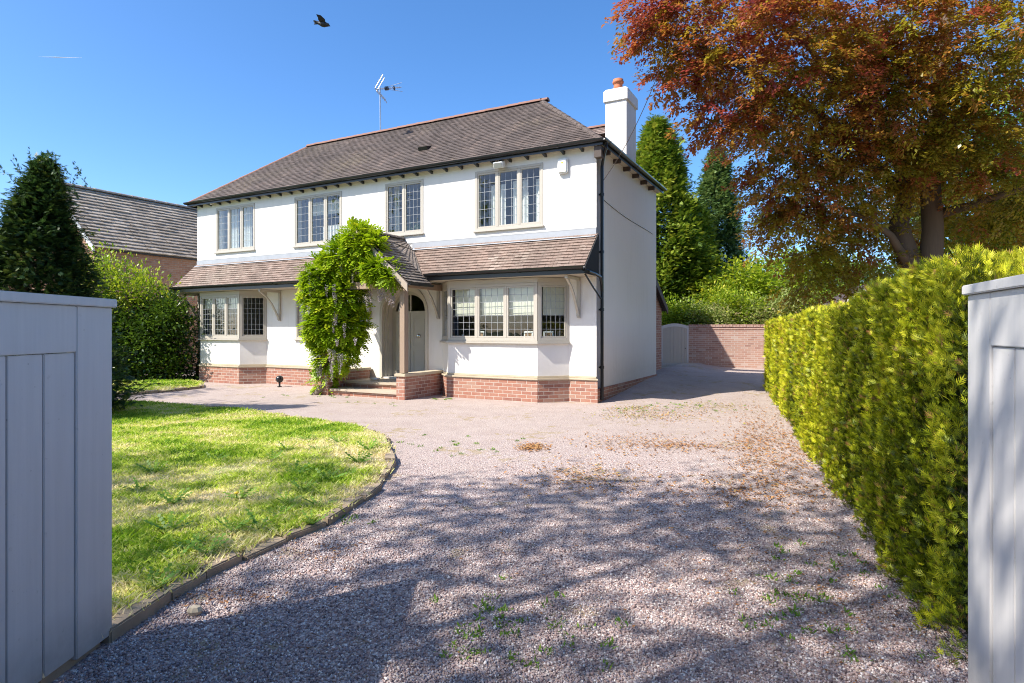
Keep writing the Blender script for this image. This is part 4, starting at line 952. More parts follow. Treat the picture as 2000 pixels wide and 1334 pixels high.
# bay window boards and things standing on them
for run in (right_run[:4], left_run[1:5]):
    m = MB(); m.prism([(p[0]*.999, p[1]+.08) if p[1] < 0 else (p[0], .25) for p in run], 1.20, 1.25)
    m.T = None; m.build('window_board', M['white'], house)
def stand(name, x, y, z, rz, label, cat):
    p = hw(x, y, z); return empty(name, tuple(p), ANG+rz, label, cat)
pf = [(-2.62, -.33, .1, 'small photo frame behind the left pane of the right bay window'), (-1.42, -.33, -.05, 'white photo frame behind the third front pane of the right bay window'),
      (-1.0, -.17, .75, 'white photo frame at the left of the angled bay pane'), (-.78, .05, .8, 'brown photo frame at the right of the angled bay pane')]
for i, (x, y, rz, lab) in enumerate(pf):
    t = stand('photo_frame', x, y, 1.252, rz, lab, 'photo frame'); Tt = Matrix.Rotation(R(-8), 4, 'X'); m = MB(Tt)
    w_, h_ = .11, .23
    m.box(-w_, 0, 0, -w_+.03, .015, h_); m.box(w_-.03, 0, 0, w_, .015, h_); m.box(-w_+.03, 0, 0, w_-.03, .015, .03); m.box(-w_+.03, 0, h_-.03, w_-.03, .015, h_); m.build('moulding', M['white'] if i < 3 else M['oak'], t)
    m = MB(Tt); m.box(-w_+.03, .006, .03, w_-.03, .012, h_-.03); m.build('print', M['photo'], t); m = MB(); m.prism_x([(.015, .0), (.09, 0), (.02, .16)], -.02, .02); m.build('stand', M['oak'], t)
for i, (x, lab) in enumerate(((-3.05, 'small pale ornament at the far left of the right bay sill'), (-1.95, 'white ornament jug behind the second front pane of the right bay'))):
    t = stand('ornament', x, -.33, 1.252, 0, lab, 'ornament'); m = MB(); m.lathe(0, 0, [(0, 0), (.035, 0), (.05, .04), (.035, .09), (.02, .12), (.03, .14)], 14); m.build('vase_body', M['white'], t, smooth=True); m = MB(); m.lathe(0, 0, [(.03, .14), (.036, .146), (.028, .15), (.022, .13)], 14); m.build('rim', M['white'], t)
cols_ = [('yellow', M['yellow']), ('blue', M['blue_toy']), ('orange', M['pot']), ('blue', M['blue_toy'])]
for i, (cn, mt) in enumerate(cols_):
    t = stand('toy_figure', w2[0]+.72+i*.12, .29, w2[2]+.02, 0, f'small {cn} toy {("far left", "second from left", "third from left", "far right")[i]} on the upper window sill', 'toy')
    m = MB(); m.box(-.03, -.02, 0, -.006, .02, .05); m.box(.006, -.02, 0, .03, .02, .05); m.box(-.035, -.02, .05, .035, .02, .10); m.build('toy_body', mt, t, bevel=.004); m = MB(); m.ball((0, 0, .125), .028, 10); m.build('head', mt, t)
t = stand('houseplant', w3[0]+.62, .5, w3[2]-.02, 0, 'leafy green houseplant inside the small upper window', 'houseplant')
m = MB(); m.lathe(0, 0, [(0, 0), (.07, 0), (.09, .14), (.08, .14), (.07, .1), (0, .1)], 16); m.build('pot', M['white'], t, smooth=True)
n = 60; dd = rng.normal(size=(n, 3)); dd[:, 2] = np.abs(dd[:, 2]); V, tt = scatter(LEAF, np.zeros((n, 3))+np.array([0, 0, .14])+norm(dd)*rng.uniform(.05, .3, (n, 1)), frames(dd), rng.uniform(.08, .16, n), rng.random(n)*.5); quads('foliage', V, tt, M['laurel'], t)

# ------------------------------------------------------------------ gates
def gate(name, hinge, tip, h, label, tilt=0.0, flip=1):
    hx, hy = hinge; tx, ty = tip; ang = math.atan2(ty-hy, tx-hx); L = math.hypot(tx-hx, ty-hy)
    t = empty(name, (hx, hy, 0), ang, label, 'gate'); t.rotation_euler = (0, tilt, ang)
    # local: x along the leaf from hinge to tip, y = thickness (visible face at -y*flip)
    def B(x0, x1, z0, z1, y0=0.0, y1=.05): m = MB(); m.box(x0, y0*flip, z0, x1, y1*flip, z1); return m
    st = .235
    B(L-st, L, .03, h-.03).build('stile', M['gate'], t, bevel=.004); B(0, st, .03, h-.03).build('stile', M['gate'], t, bevel=.004)
    B(st, L-st, h-.235, h-.03).build('rail', M['gate'], t, bevel=.004); B(st, L-st, .75, .90, .03, .05).build('rail', M['gate'], t)
    B(-.02, L+.012, h-.028, h+.012, -.018, .068).build('cap_rail', M['gate'], t, bevel=.004)
    n = int((L-2*st)/.175); bw = (L-2*st)/n
    for i in range(n):
        B(st+i*bw+.0035, st+(i+1)*bw-.0035, .05, h-.238, .008, .029).build('board', M['gate'], t, bevel=.003)
    B(st, L-st, .08, h-.24, .0291, .0299).build('backing', M['gate'], t)
    if True:
        m = MB()
        for z in (.35, h-.35): m.box(-.03, .052*flip, z, .45, .058*flip, z+.05)
        m.build('strap_hinge', M['black'], t)
    return t
gate('timber_gate', (-1.955, 1.02), (-1.935, 2.93), 1.638, 'open pale grey boarded timber gate standing at the left in shade', R(0.0), -1 if False else 1)
gate('timber_gate', (1.27, .80), (1.905, 2.53), 1.675, 'open pale grey timber gate at the right in dappled sun', 0.0, -1)
# gate posts behind the viewer carry the leaves
for (x, y, lab) in ((-2.05, .9, 'square timber post carrying the left gate'), (1.15, .68, 'square timber post carrying the right gate')):
    m = MB(); m.box(x-.1, y-.1, -.1, x+.1, y+.09, 1.75); t = m.build('gate_post', M['gate'], bevel=.008); tag(t, lab, 'gate post')
    m = MB(); m.box(x-.12, y-.12, 1.751, x+.12, y+.11, 1.79); m.build('cap', M['gate'], t, bevel=.006)

# ------------------------------------------------------------------ garden wall and garden gate behind
WY = 22.3
def base(x, y): return float(gz(x, y))
x0 = at(1345, 0, WY)[0]; WL = 7.4; TW = Matrix.Translation((x0, WY, 0)) @ Matrix.Rotation(R(-13), 4, 'Z'); x1 = x0+WL*math.cos(R(13))
m = MB(TW); m.box(0, 0, -.05, WL, .23, 1.62); gw = m.build('garden_wall', M['brick_old']); tag(gw, 'old red brick garden wall closing the back of the drive', 'garden wall')
m = MB(TW); nb = int(WL/.118)
for i in range(nb): a = i*.118; m.box(a+.004, -.025, 1.621, a+.112, .255, 1.71+random.uniform(-.006, .006))
m.build('coping', M['brick_old'], gw)
m = MB(TW); m.box(-.01, -.02, 1.53, WL, -.001, 1.57); m.build('brick_course', M['brick_old'], gw)
m = MB(); m.box(x1, 16.5, 0, x1+.23, WY-1.75, 1.6); tag(m.build('garden_wall', M['brick_old']), 'brick side wall hidden behind the hedge', 'garden wall')
ga, gb = at(1292, 0, WY-.1)[0], x0-.02
t = empty('garden_gate', ((ga+gb)/2, WY-.05, .14), 0, 'arched cream boarded side gate between house and garden wall', 'gate')
hw2 = (gb-ga)/2
m = MB(); n = 9
for i in range(n):
    a = -hw2+.05+i*(2*hw2-.1)/n; b = a+(2*hw2-.1)/n-.006; zt = lambda x: 1.50+.10*math.cos(x/hw2*math.pi/2)
    m.prism_y([(a, .02), (b, .02), (b, zt(b)), (a, zt(a))], 0, .03)
m.build('boards', m_plain('cream gate paint', (0.50, 0.46, 0.40), .5, .05, 4, .1), t)
m = MB(); A = np.linspace(-hw2+.05, hw2-.05, 10); zt = lambda x: 1.50+.10*math.cos(x/hw2*math.pi/2)
for i in range(9): m.prism_y([(A[i], zt(A[i])-.10), (A[i+1], zt(A[i+1])-.10), (A[i+1], zt(A[i+1])+.012), (A[i], zt(A[i])+.012)], -.012, -.001)
m.box(-hw2, -.012, 0, -hw2+.05, .05, 1.53); m.box(hw2-.05, -.012, 0, hw2, .05, 1.53); m.box(-hw2+.05, -.01, .05, hw2-.05, -.001, .15); m.build('frame', M['gate'], t)
m = MB(); m.ball((hw2-.12, -.03, .7), .02, 8); m.build('handle', M['black'], t)
fs = sheet('path', ga-.5, gb+.1, WY-1.3, WY-.07, 6, 6, M['flag'], 0.008); tag(fs, kind='structure')

# ------------------------------------------------------------------ neighbouring barn
BX, BY = (184-1000)/F*20, 20.0
barn = empty('brick_barn', (BX, BY, 0), ANG, 'orange brick barn with grey stone slate roof behind the left hedge', 'barn')
bw_, bl, be, bz = 2.53, 13.0, 4.29, 6.66
m = MB(); m.prism_y([(0, 0), (0, be-.06), (-bw_, bz-.10), (-2*bw_, be-.06), (-2*bw_, 0)], 0, bl); m.build('wall', M['brick_far'], barn)
m = MB(); courses(m, (.12, -.06, be-.06), (.12, bl+.1, be-.06), (-bw_, bl+.1, bz), (-bw_, -.06, bz), .19, .03, .022); courses(m, (-2*bw_-.12, bl+.1, be-.06), (-2*bw_-.12, -.06, be-.06), (-bw_, -.06, bz), (-bw_, bl+.1, bz), .19, .03, .01)
br_ = m.build('roof', M['slate'], barn); capline('ridge_tile', (-bw_, -.06, bz+.02), (-bw_, bl, bz+.02), .12, br_, M['slate'], .45)
for sg in (-1, 1):
    m = MB(); m.prism_y([(-bw_, bz+.0), (-bw_, bz-.2), (-bw_+sg*(bw_+.14), be-.26), (-bw_+sg*(bw_+.14), be-.07)], -.10, -.061); m.build('barge_board', M['white'], barn)
m = MB(); m.box(.0, .5, be-.12, .10, bl, be-.07); m.build('gutter', M['black'], barn)
m = MB(); m.box(-.9, -.12, 3.6, -.7, -.003, 3.8); m.prism_x([(-.25, 3.72), (-.003, 3.78), (-.003, 3.83), (-.25, 3.76)], -.95, -.65); m.build('wall_lamp', M['black'], barn)
hse = empty('far_house', (-27, 31, 0), ANG, 'pale house roof just visible at the far left edge', 'house')
m = MB(); m.box(-4, 0, 0, 4, 7, 5.2); m.build('wall', M['brick_far'], hse); m = MB(); courses(m, (-4.3, -.3, 5.2), (4.3, -.3, 5.2), (4.3, 3.5, 8.4), (-4.3, 3.5, 8.4), .2, .03); courses(m, (4.3, 7.3, 5.2), (-4.3, 7.3, 5.2), (-4.3, 3.5, 8.4), (4.3, 3.5, 8.4), .2, .03); m.build('roof', M['slate'], hse)
for xx in (-2, 1): m = MB(); m.box(xx, -.05, 3.2, xx+1.2, -.01, 4.4); m.build('window', M['greige'], hse)
# shed behind the hedge, seen under the beech
sp = at(1682, 600, 17.0)
shed = empty('garden_shed', (sp[0]+.6, 17.4, 0), R(-14), 'small grey shed half hidden behind the golden hedge', 'shed')
m = MB(); m.prism_y([(-.9, 0), (.9, 0), (.9, 2.2), (0, 2.75), (-.9, 2.2)], 0, 2.4); m.build('wall', M['gate'], shed)
m = MB(); m.prism_y([(-1.05, 2.12), (0, 2.79), (1.05, 2.12), (1.05, 2.18), (0, 2.86), (-1.05, 2.18)], -.15, 2.5); m.build('roof', M['brown'], shed)
m = MB(); m.prism_y([(-1.07, 2.05), (0, 2.74), (0, 2.87), (-1.07, 2.18)], -.18, -.151); m.prism_y([(1.07, 2.05), (0, 2.74), (0, 2.87), (1.07, 2.18)], -.18, -.151); m.build('barge_board', M['white'], shed)

# ------------------------------------------------------------------ golden hedge on the right
def hedge_right():
    t = empty('conifer_hedge', (3.2, 7, 0), 0, 'long clipped golden green conifer hedge along the right of the drive', 'hedge')
    off = np.array([3.2, 7, 0.0])
    yA, yB = 2.66, 15.1
    def face_x(y): return 1.02+0.355*y
    def top(y): return 1.64+0.20*np.exp(-(np.asarray(y)-2.6)/2.5)+0.022*np.sin(y*1.9)+0.02*np.sin(y*4.3+1)
    # core box added to block light, inner shade put into its dark colour
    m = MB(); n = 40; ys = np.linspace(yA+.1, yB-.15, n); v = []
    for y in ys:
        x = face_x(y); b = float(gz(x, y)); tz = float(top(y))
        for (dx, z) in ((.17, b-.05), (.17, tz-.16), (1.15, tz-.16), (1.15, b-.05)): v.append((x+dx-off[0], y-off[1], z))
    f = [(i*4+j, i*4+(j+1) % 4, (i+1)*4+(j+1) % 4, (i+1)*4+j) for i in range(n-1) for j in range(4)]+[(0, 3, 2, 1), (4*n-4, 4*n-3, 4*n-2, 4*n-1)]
    m.add(v, f); m.build('shade_core', m_plain('dark hedge interior', (0.022, 0.028, 0.008), 1, .4, 8, .5), t)
    P = []; D = []; S = []; T_ = []
    def surf(n, kind):
        if kind == 'face':
            y = yA*(yB/yA)**(rng.random(n)**0.85); h = rng.random(n)**0.9; x = face_x(y); b = gz(x, y); z = b+h*(top(y)-b)+.0
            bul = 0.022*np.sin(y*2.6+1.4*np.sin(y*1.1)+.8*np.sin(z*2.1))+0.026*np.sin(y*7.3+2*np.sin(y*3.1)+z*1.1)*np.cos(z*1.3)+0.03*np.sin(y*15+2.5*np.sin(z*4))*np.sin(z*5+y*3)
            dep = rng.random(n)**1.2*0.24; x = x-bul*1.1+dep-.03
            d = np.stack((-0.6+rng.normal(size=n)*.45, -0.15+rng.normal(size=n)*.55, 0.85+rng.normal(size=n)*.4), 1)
            tt = 0.45+3.6*bul-2.6*dep+0.09*np.sin(y*4.3+1.9*np.sin(y*2.7)+.7*np.sin(z*2))+0.08*np.sin(y*13.3+1.7*np.sin(y*5.1)+z*.8)-.10*np.exp(-(y-2.6)/1.5)-.10*(1-h)+0.08*np.sin(y*3.1+z)*np.sin(z*2.3)+.05*np.clip((y-5)/6,-.6,1)  # tint drops inside, in hollows and low down: hedge shade put into leaf colour
        elif kind == 'top':
            y = yA*(yB/yA)**(rng.random(n)); x = face_x(y)+rng.random(n)*1.15; z = top(y)+0.05*np.sin(x*7+y*5)-rng.random(n)**2*0.15
            d = np.stack((rng.normal(size=n)*.35, rng.normal(size=n)*.35, 1+0*y), 1); tt = 0.62+rng.normal(size=n)*.1
        else:
            y = yB-rng.random(n)**2*.2+0.05*np.sin(rng.random(n)*9); h = rng.random(n); x = face_x(yB)+rng.random(n)*1.15; b = gz(x, y); z = b+h*(top(yB)-b)
            d = np.stack((rng.normal(size=n)*.4, 0.5+rng.normal(size=n)*.4, .7+0*y), 1); tt = .45+0*y
        tt = tt+rng.normal(size=n)*.17; tt = np.clip(tt, -.1, .66)
        br = rng.random(n) < 0.03+0.10*(np.sin(y*5.1+z*3)*np.sin(z*6.1-y*2) > .55); tt = np.where(br, .98, tt)
        if kind == 'face':
            g1 = np.sin(y*9.3+2.1*np.sin(z*3.7))*np.sin(z*7.9+1.7*np.sin(y*5.1))+.6*np.sin(y*23+z*9)*np.sin(z*19-y*7); ok = rng.random(n) > .85*(g1 > .62)
            x, y, z, d, tt = x[ok], y[ok], z[ok], d[ok], tt[ok]; n = len(x)
        P.append(np.stack((x, y, z), 1)-off); D.append(d); T_.append(tt); S.append((0.046+0.0056*y)*rng.uniform(.5, 1.4, n))
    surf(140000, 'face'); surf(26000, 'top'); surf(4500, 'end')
    # taller shoots on top
    n = 900; y = yA*(yB/yA)**rng.random(n); x = face_x(y)+rng.random(n)*1.0; hh = rng.uniform(.03, .10, n)
    for k_ in range(6):
        P.append(np.stack((x+rng.normal(size=n)*.01, y, top(y)+hh*k_/6-.03), 1)-off); D.append(np.stack((rng.normal(size=n)*.4, rng.normal(size=n)*.4, 1+0*y), 1)); T_.append(np.full(n, .68)); S.append((0.05+.003*y)*rng.uniform(.6, 1.2, n))
    P = np.concatenate(P); D = np.concatenate(D); T_ = np.concatenate(T_); S = np.concatenate(S)
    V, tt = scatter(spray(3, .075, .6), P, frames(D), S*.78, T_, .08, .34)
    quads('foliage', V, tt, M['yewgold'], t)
hedge_right()

# ------------------------------------------------------------------ copper beech
def beech():
    tb = at(1800, 645, 12.6); bx, by = tb[0], tb[1]
    t = empty('copper_beech', (bx, by, 0), 0, 'huge copper beech with red brown leaves behind the golden hedge', 'tree')
    o = np.array([bx, by, 0])
    L = lambda px, py, d: at(px, py, d)-o
    m = MB()
    def lb(pts, rs): m.tube([tuple(p) for p in pts], rs, 10)
    lb([L(1815, 700, 12.4), L(1815, 560, 12.4), L(1822, 450, 12.4), L(1815, 330, 12.4), L(1835, 180, 12.6), L(1850, 0, 12.8), L(1830, -300, 12.8)], [.3, .24, .2, .185, .15, .12, .06])
    lb([L(1800, 700, 12.5), L(1790, 560, 12.5), L(1755, 440, 12.6), L(1775, 360, 12.7), L(1720, 230, 12.8), L(1650, 60, 12.8)], [.34, .24, .19, .15, .10, .05])
    lb([L(1775, 520, 12.5), L(1740, 460, 12.3), L(1700, 430, 12.0), L(1620, 400, 11.6)], [.10, .07, .05, .02])
    lb([L(1770, 380, 12.7), L(1730, 340, 12.4), L(1640, 250, 11.8), L(1480, 150, 11.2), L(1330, 70, 10.9)], [.12, .10, .08, .05, .02])
    lb([L(1830, 420, 12.4), L(1900, 400, 12.0), L(1990, 370, 11.4), L(2100, 340, 11)], [.1, .08, .06, .03])
    lb([L(1820, 330, 12.4), L(1880, 220, 12.0), L(1960, 120, 11.5)], [.1, .08, .03])
    lb([L(1700, 240, 12.8), L(1600, 120, 12), L(1500, -20, 11.5)], [.08, .06, .02])
    m.build('trunk', M['bark'], t, smooth=True)
    B = []
    def b(px, py, d, r, n, fz=.8): B.append((L(px, py, d), (r, r, r*fz), n))
    b(1325, 5, 10.9, .55, 26); b(1375, 90, 10.9, .6, 34); b(1262, 70, 10.8, .15, 6); b(1250, 15, 10.8, .22, 8); b(1310, 130, 10.8, .2, 8); b(1325, 175, 10.9, .18, 6); b(1430, 150, 11, .75, 42); b(1395, 225, 11.1, .35, 14); b(1450, 250, 11.2, .45, 20, .6)
    b(1420, 20, 11, 1.2, 90); b(1520, 120, 11.3, 1.3, 130); b(1530, 260, 11.6, 1.0, 90); b(1520, 350, 12, .5, 24); b(1570, 350, 12, .95, 80); b(1525, 425, 12.3, .45, 24)
    b(1580, 450, 12.5, .85, 70); b(1640, 500, 12.8, .6, 36, .6); b(1590, 510, 12.8, .4, 20); b(1640, 200, 11.6, 1.4, 150); b(1650, 370, 12.3, 1.0, 90); b(1700, 480, 13.4, .8, 50); b(1600, 560, 13.2, .45, 20, .5)
    b(1620, 20, 11.2, 1.6, 170); b(1790, 60, 11.4, 1.7, 190); b(1790, 200, 11.6, 1.35, 140); b(1730, 320, 12.0, .8, 50); b(1930, 60, 10.6, 1.5, 160); b(1950, 230, 11.2, 1.2, 110); b(1880, 300, 11.6, .9, 70)
    b(1950, 380, 12.2, .9, 60); b(2060, 300, 11.5, 1.5, 80); b(1920, 440, 13.4, .7, 40); b(1740, 540, 13.6, .4, 8)
    b(1850, 410, 13.9, .9, 46); b(1690, 420, 13.5, .8, 40); b(1990, 420, 13.2, .9, 50); b(1285, 5, 10.8, .3, 16); b(1280, 70, 10.8, .2, 9); b(1700, 330, 14.6, 1.4, 70); b(1900, 330, 14.8, 1.5, 70); b(1800, 120, 14.8, 2.0, 80)
    b(1750, -220, 13.5, 2.2, 90); b(1950, -220, 13.5, 2.4, 90); b(1480, -90, 11.8, 1.2, 50); b(2200, 100, 12.5, 2.2, 90)
    def tf(p):                                # redder towards the outer, upper leaves; olive inside and below
        w = p+o; px = 1000+w[:, 0]/w[:, 1]*F; py = HZ-(w[:, 2]-EYE)/w[:, 1]*F
        hgt = np.clip((w[:, 2]-3.0)/5.0, 0, 1); out = np.clip((7.6-w[:, 0])/5.0, -.3, 1)
        return -0.20+0.34*hgt+0.22*out+.10*np.sin(w[:, 0]*2.1+w[:, 2]*1.3)*np.sin(w[:, 2]*2.7)
    fans('crown', [(c_, r_, int(n_*1.02)) for c_, r_, n_ in B], M['beech'], t, leaf=.076, per=92, L=.58, tint=.40, tvar=.17, tfun=tf, inner=.5, out=(-.25, -.25, 0))
beech()

# ------------------------------------------------------------------ other trees and shrubs
def conifer(name, x, y, h, r, mat, label, n=2600, z0=0.1, leaf=.16, pw=.8, lean=0, group=None, bulge=.12, tint=.5, ntop=0, zg=0.0):
    t = empty(name, (x, y, zg), 0, label, 'tree', group)
    m = MB(); m.tube([(0, 0, -.1), (0, 0, h*.5), (lean, 0, h*.96)], [.09+h*.012, .06+h*.006, .012], 8); m.build('trunk', M['bark'], t, smooth=True)
    hf = rng.random(n)**1.25; a = rng.random(n)*6.283
    lob = 1+bulge*np.sin(a*3+hf*9)+bulge*.7*np.sin(a*7-hf*17)+rng.normal(size=n)*.14
    rad = r*(1-hf)**pw*lob*(0.45+.55*np.minimum(1, hf*5+.55))+.03
    z = z0+hf*(h-z0); c = np.stack((rad*np.cos(a)+lean*hf, rad*np.sin(a), z), 1)
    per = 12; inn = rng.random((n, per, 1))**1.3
    dirr = np.stack((np.cos(a), np.sin(a), 0*a), 1)
    p = c[:, None]-dirr[:, None]*inn*(rad*.35+.06)[:, None, None]+rng.normal(size=(n, per, 3))*np.array([.6, .6, .7])*leaf*.9
    d = np.repeat(dirr[:, None]*.8+np.array([0, 0, .15])+rng.normal(size=(n, 1, 3))*.25, per, 1)+rng.normal(size=(n, per, 3))*.35
    ct = tint+rng.normal(size=n)*.22+.14*np.sin(a*3+hf*9)+.12*np.sin(a*7-hf*17); tt = (ct[:, None]-inn[..., 0]*.35+rng.normal(size=(n, per))*.07).reshape(-1)  # inner leaves and gaps between lobes tinted darker, shade painted into the foliage
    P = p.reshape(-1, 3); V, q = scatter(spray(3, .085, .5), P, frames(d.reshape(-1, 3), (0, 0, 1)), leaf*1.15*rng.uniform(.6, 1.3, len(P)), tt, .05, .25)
    if ntop:                                   # feathery leaders above the crown
        for s_ in range(ntop):
            b0 = np.array([lean*.9+rng.normal()*r*.13, rng.normal()*r*.13, h*(.80+.14*rng.random())]); kk = 34; u = rng.random(kk)
            dv = norm(np.array([[rng.normal()*.45+.1, rng.normal()*.3, 1.0]]))[0]; P2 = b0+dv*(u*h*.13)[:, None]+rng.normal(size=(kk, 3))*.015
            D2 = dv+rng.normal(size=(kk, 3))*.6; V2, q2 = scatter(spray(3, .085, .5), P2, frames(D2), leaf*.8*rng.uniform(.5, 1.1, kk), np.full(kk, tint), .08, .25)
            V = np.concatenate((V, V2)); q = np.concatenate((q, q2))
    quads('foliage', V, q, mat, t); return t
def bush(name, px, pyb, d, blobs, mat, label, cat='shrub', leaf=.1, per=50, cr=.28, group=None, droop=.1, tint=.5, tvar=.16, inner=.35, flat=.7, x=None, stems=True):
    x = at(px, 0, d)[0] if x is None else x; zb = float(gz(x, d)) if (d < 20 and x > 1) else 0.0
    t = empty(name, (x, d, zb), 0, label, cat, group)
    B = [((bx, by, bz), r, n) for (bx, by, bz, r, n) in blobs]
    if stems: limbs('trunk' if cat == 'tree' else 'stems', (0, 0, -.05), [((bx*.8, by*.8, bz), .03+.02*(r if not hasattr(r, '__len__') else r[2])+(.05 if cat == 'tree' else 0)) for (bx, by, bz, r, n) in blobs], .1, M['bark'], t)
    crown('crown' if cat == 'tree' else 'foliage', B, mat, t, leaf=leaf, per_clump=per, clump_r=cr, flat=flat, droop=droop, tint=tint, tvar=tvar, inner=inner); return t

# conifer at the left, in front of the barn
p = at(40, 645, 10.2); conifer('dark_conifer', p[0], p[1], 4.3, 1.5, M['darkconifer'], 'dark feathery conifer with ragged top behind the left gate', 4200, .1, .11, .95, lean=.42, ntop=22, tint=.42)
# two tall conifers right of the house
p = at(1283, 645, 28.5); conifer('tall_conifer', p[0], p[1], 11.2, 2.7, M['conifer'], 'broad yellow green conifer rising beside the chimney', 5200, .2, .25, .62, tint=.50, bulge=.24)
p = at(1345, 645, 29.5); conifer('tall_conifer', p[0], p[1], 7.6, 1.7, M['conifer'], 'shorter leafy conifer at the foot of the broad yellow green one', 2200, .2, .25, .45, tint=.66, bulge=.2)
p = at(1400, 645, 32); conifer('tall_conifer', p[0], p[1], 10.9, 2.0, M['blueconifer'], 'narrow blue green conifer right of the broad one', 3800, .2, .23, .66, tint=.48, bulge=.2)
# shrubs above the garden wall
row = [(1320, 24.0, 2.7, 1.1, 'shrub', 'bright yellow green shrub just above the side gate'), (1375, 23.7, 2.5, .9, 'palebush', 'blue green bush over the left end of the garden wall'),
       (1430, 24.2, 3.2, 1.2, 'shrub', 'leafy yellow green bush over the middle of the garden wall'), (1490, 23.8, 2.7, 1.1, 'palebush', 'pale flowering bush above the right of the garden wall'),
       (1555, 23.5, 3.0, 1.2, 'palebush', 'pale pink tinged bush above the near hedge end'), (1620, 23.2, 3.0, 1.2, 'shrub', 'green bush under the low beech branches')]
for (px, d, h, r, mt, lab) in row:
    bush('garden_shrub', px, 0, d, [(0, 0, h*.45, (r, r*.8, h*.38), 90), (-.4, .1, h*.75, (r*.6, r*.6, h*.25), 44), (.45, -.1, h*.7, (r*.6, r*.6, h*.25), 44)], M[mt], lab, leaf=.12, per=48, cr=.24, group='shrubs behind the garden wall', tint=.58)
bush('round_tree', 1455, 0, 27, [(0, 0, 3.2, (1.7, 1.5, 1.4), 130), (-1.2, 0, 2.4, (1.2, 1.2, 1.2), 70), (1.2, 0, 2.6, (1.3, 1.2, 1.2), 80)], M['shrub'], 'fresh green rounded tree behind the wall shrubs', 'tree', leaf=.2, per=48, cr=.34, tint=.6)
bush('round_tree', 1560, 0, 30, [(0, 0, 3.9, (2.0, 1.6, 1.3), 120), (1.8, 0, 3.6, (1.6, 1.5, 1.6), 90), (-1.5, 0, 3.0, (1.3, 1.5, 1.3), 60), (0, 0, 2, (2.4, 1.5, 1.5), 70)], M['shrub'], 'distant green tree seen below the beech branches', 'tree', leaf=.22, per=44, cr=.4, tint=.5)
bush('round_tree', 1700, 0, 25, [(0, 0, 2.6, (1.7, 1.3, 1.5), 110), (1.9, 0, 3.0, (1.6, 1.3, 1.6), 100), (-1.3, 0, 1.8, (1.2, 1.2, 1.2), 60)], M['laurel'], 'dark green tree in shade behind the shed', 'tree', leaf=.2, per=46, cr=.36, tint=.6)
bush('background_tree', 1930, 0, 19, [(0, 0, 3.2, (2.2, 1.6, 1.8), 190), (2.2, 0, 4.6, (2.3, 1.6, 2.2), 190), (-1.0, .4, 5.4, (1.6, 1.5, 1.9), 120), (.8, 0, 7.2, (2.2, 1.6, 1.6), 120)], M['laurel'], 'dark green tree filling the right edge behind the beech', 'tree', leaf=.19, per=46, cr=.34, tint=.55)
# laurel boundary at the left of the house
def laurel():
    t = empty('laurel_hedge', (-11.2, 17.9, 0), 0, 'tall dark glossy laurel hedge with bright top shoots left of the house', 'hedge')
    B = [((-1.9+i*.62, rng.normal()*.15, zz), (.62, .7, .62), 40) for i in range(6) for zz in (.45, 1.15, 1.8)]
    limbs('stems', (0, 0, -.05), [((-1.6+i*.6, 0, 2.6), .05) for i in range(6)], .1, M['bark'], t)
    crown('foliage', B, M['laurel'], t, leaf=.11, per_clump=62, clump_r=.22, flat=.8, droop=.0, tint=.38, tvar=.15, inner=.3)
    B2 = [((-1.45, 0, 2.9), (.55, .5, .85), 34), ((-.9, 0, 3.0), (.5, .5, .8), 34), ((-.3, 0, 2.7), (.55, .5, .65), 32), ((.35, 0, 2.5), (.5, .5, .5), 24), ((.9, 0, 2.35), (.4, .4, .4), 12), ((-1.9, 0, 2.5), (.5, .5, .6), 18)]
    crown('young_shoots', B2, M['shrub'], t, leaf=.10, per_clump=44, clump_r=.17, flat=1.5, droop=-.3, tint=.55, tvar=.14, inner=.2)
laurel()
# unseen street side trees that throw the dappled shade on the drive
def shade_tree(x, y, blobs, label, leaf=.15, per=70, cr=.37, thin=.62):
    t = empty('street_tree', (x, y, 0), 0, label, 'tree', 'trees beside the road')
    limbs('trunk', (0, 0, -.1), [((bx*.9, by*.9, bz), .14) for (bx, by, bz, r, n) in blobs], .2, M['bark'], t, .35)
    crown('crown', [((bx, by, bz), r, max(3, int(n*thin))) for (bx, by, bz, r, n) in blobs], M['shrub'], t, leaf=leaf, per_clump=per, clump_r=cr, flat=.5, droop=.3, inner=.1)
shade_tree(-7.2, -1.8, [(0, .6, 7.6, (2.6, 2.4, 1.4), 50), (1.7, 1.2, 8.4, (2.0, 1.8, 1.2), 40), (-1.5, 1.0, 7.0, (2.0, 2.0, 1.3), 24), (1.2, -1.6, 7.2, (2.2, 2.0, 1.3), 44), (-1, -2, 7, (2.2, 2, 1.3), 44), (-1.2, 3.0, 7.6, (1.7, 1.5, .8), 22), (.9, 3.5, 7.9, (1.7, 1.3, .7), 28), (2.9, 3.6, 8.3, (1.5, 1.1, .6), 24), (4.6, 3.1, 8.6, (1.3, 1.0, .5), 16)], 'leafy roadside tree shading the near drive')
shade_tree(-3.2, -5.6, [(0, 0, 7.0, (2.6, 2.4, 1.6), 64), (2.0, .6, 7.8, (2.0, 2.0, 1.2), 44), (-1.8, .6, 7.4, (2.0, 2.0, 1.3), 50), (.5, -1.6, 8.2, (2, 2.0, 1.3), 50)], 'leafy roadside tree behind the viewer')
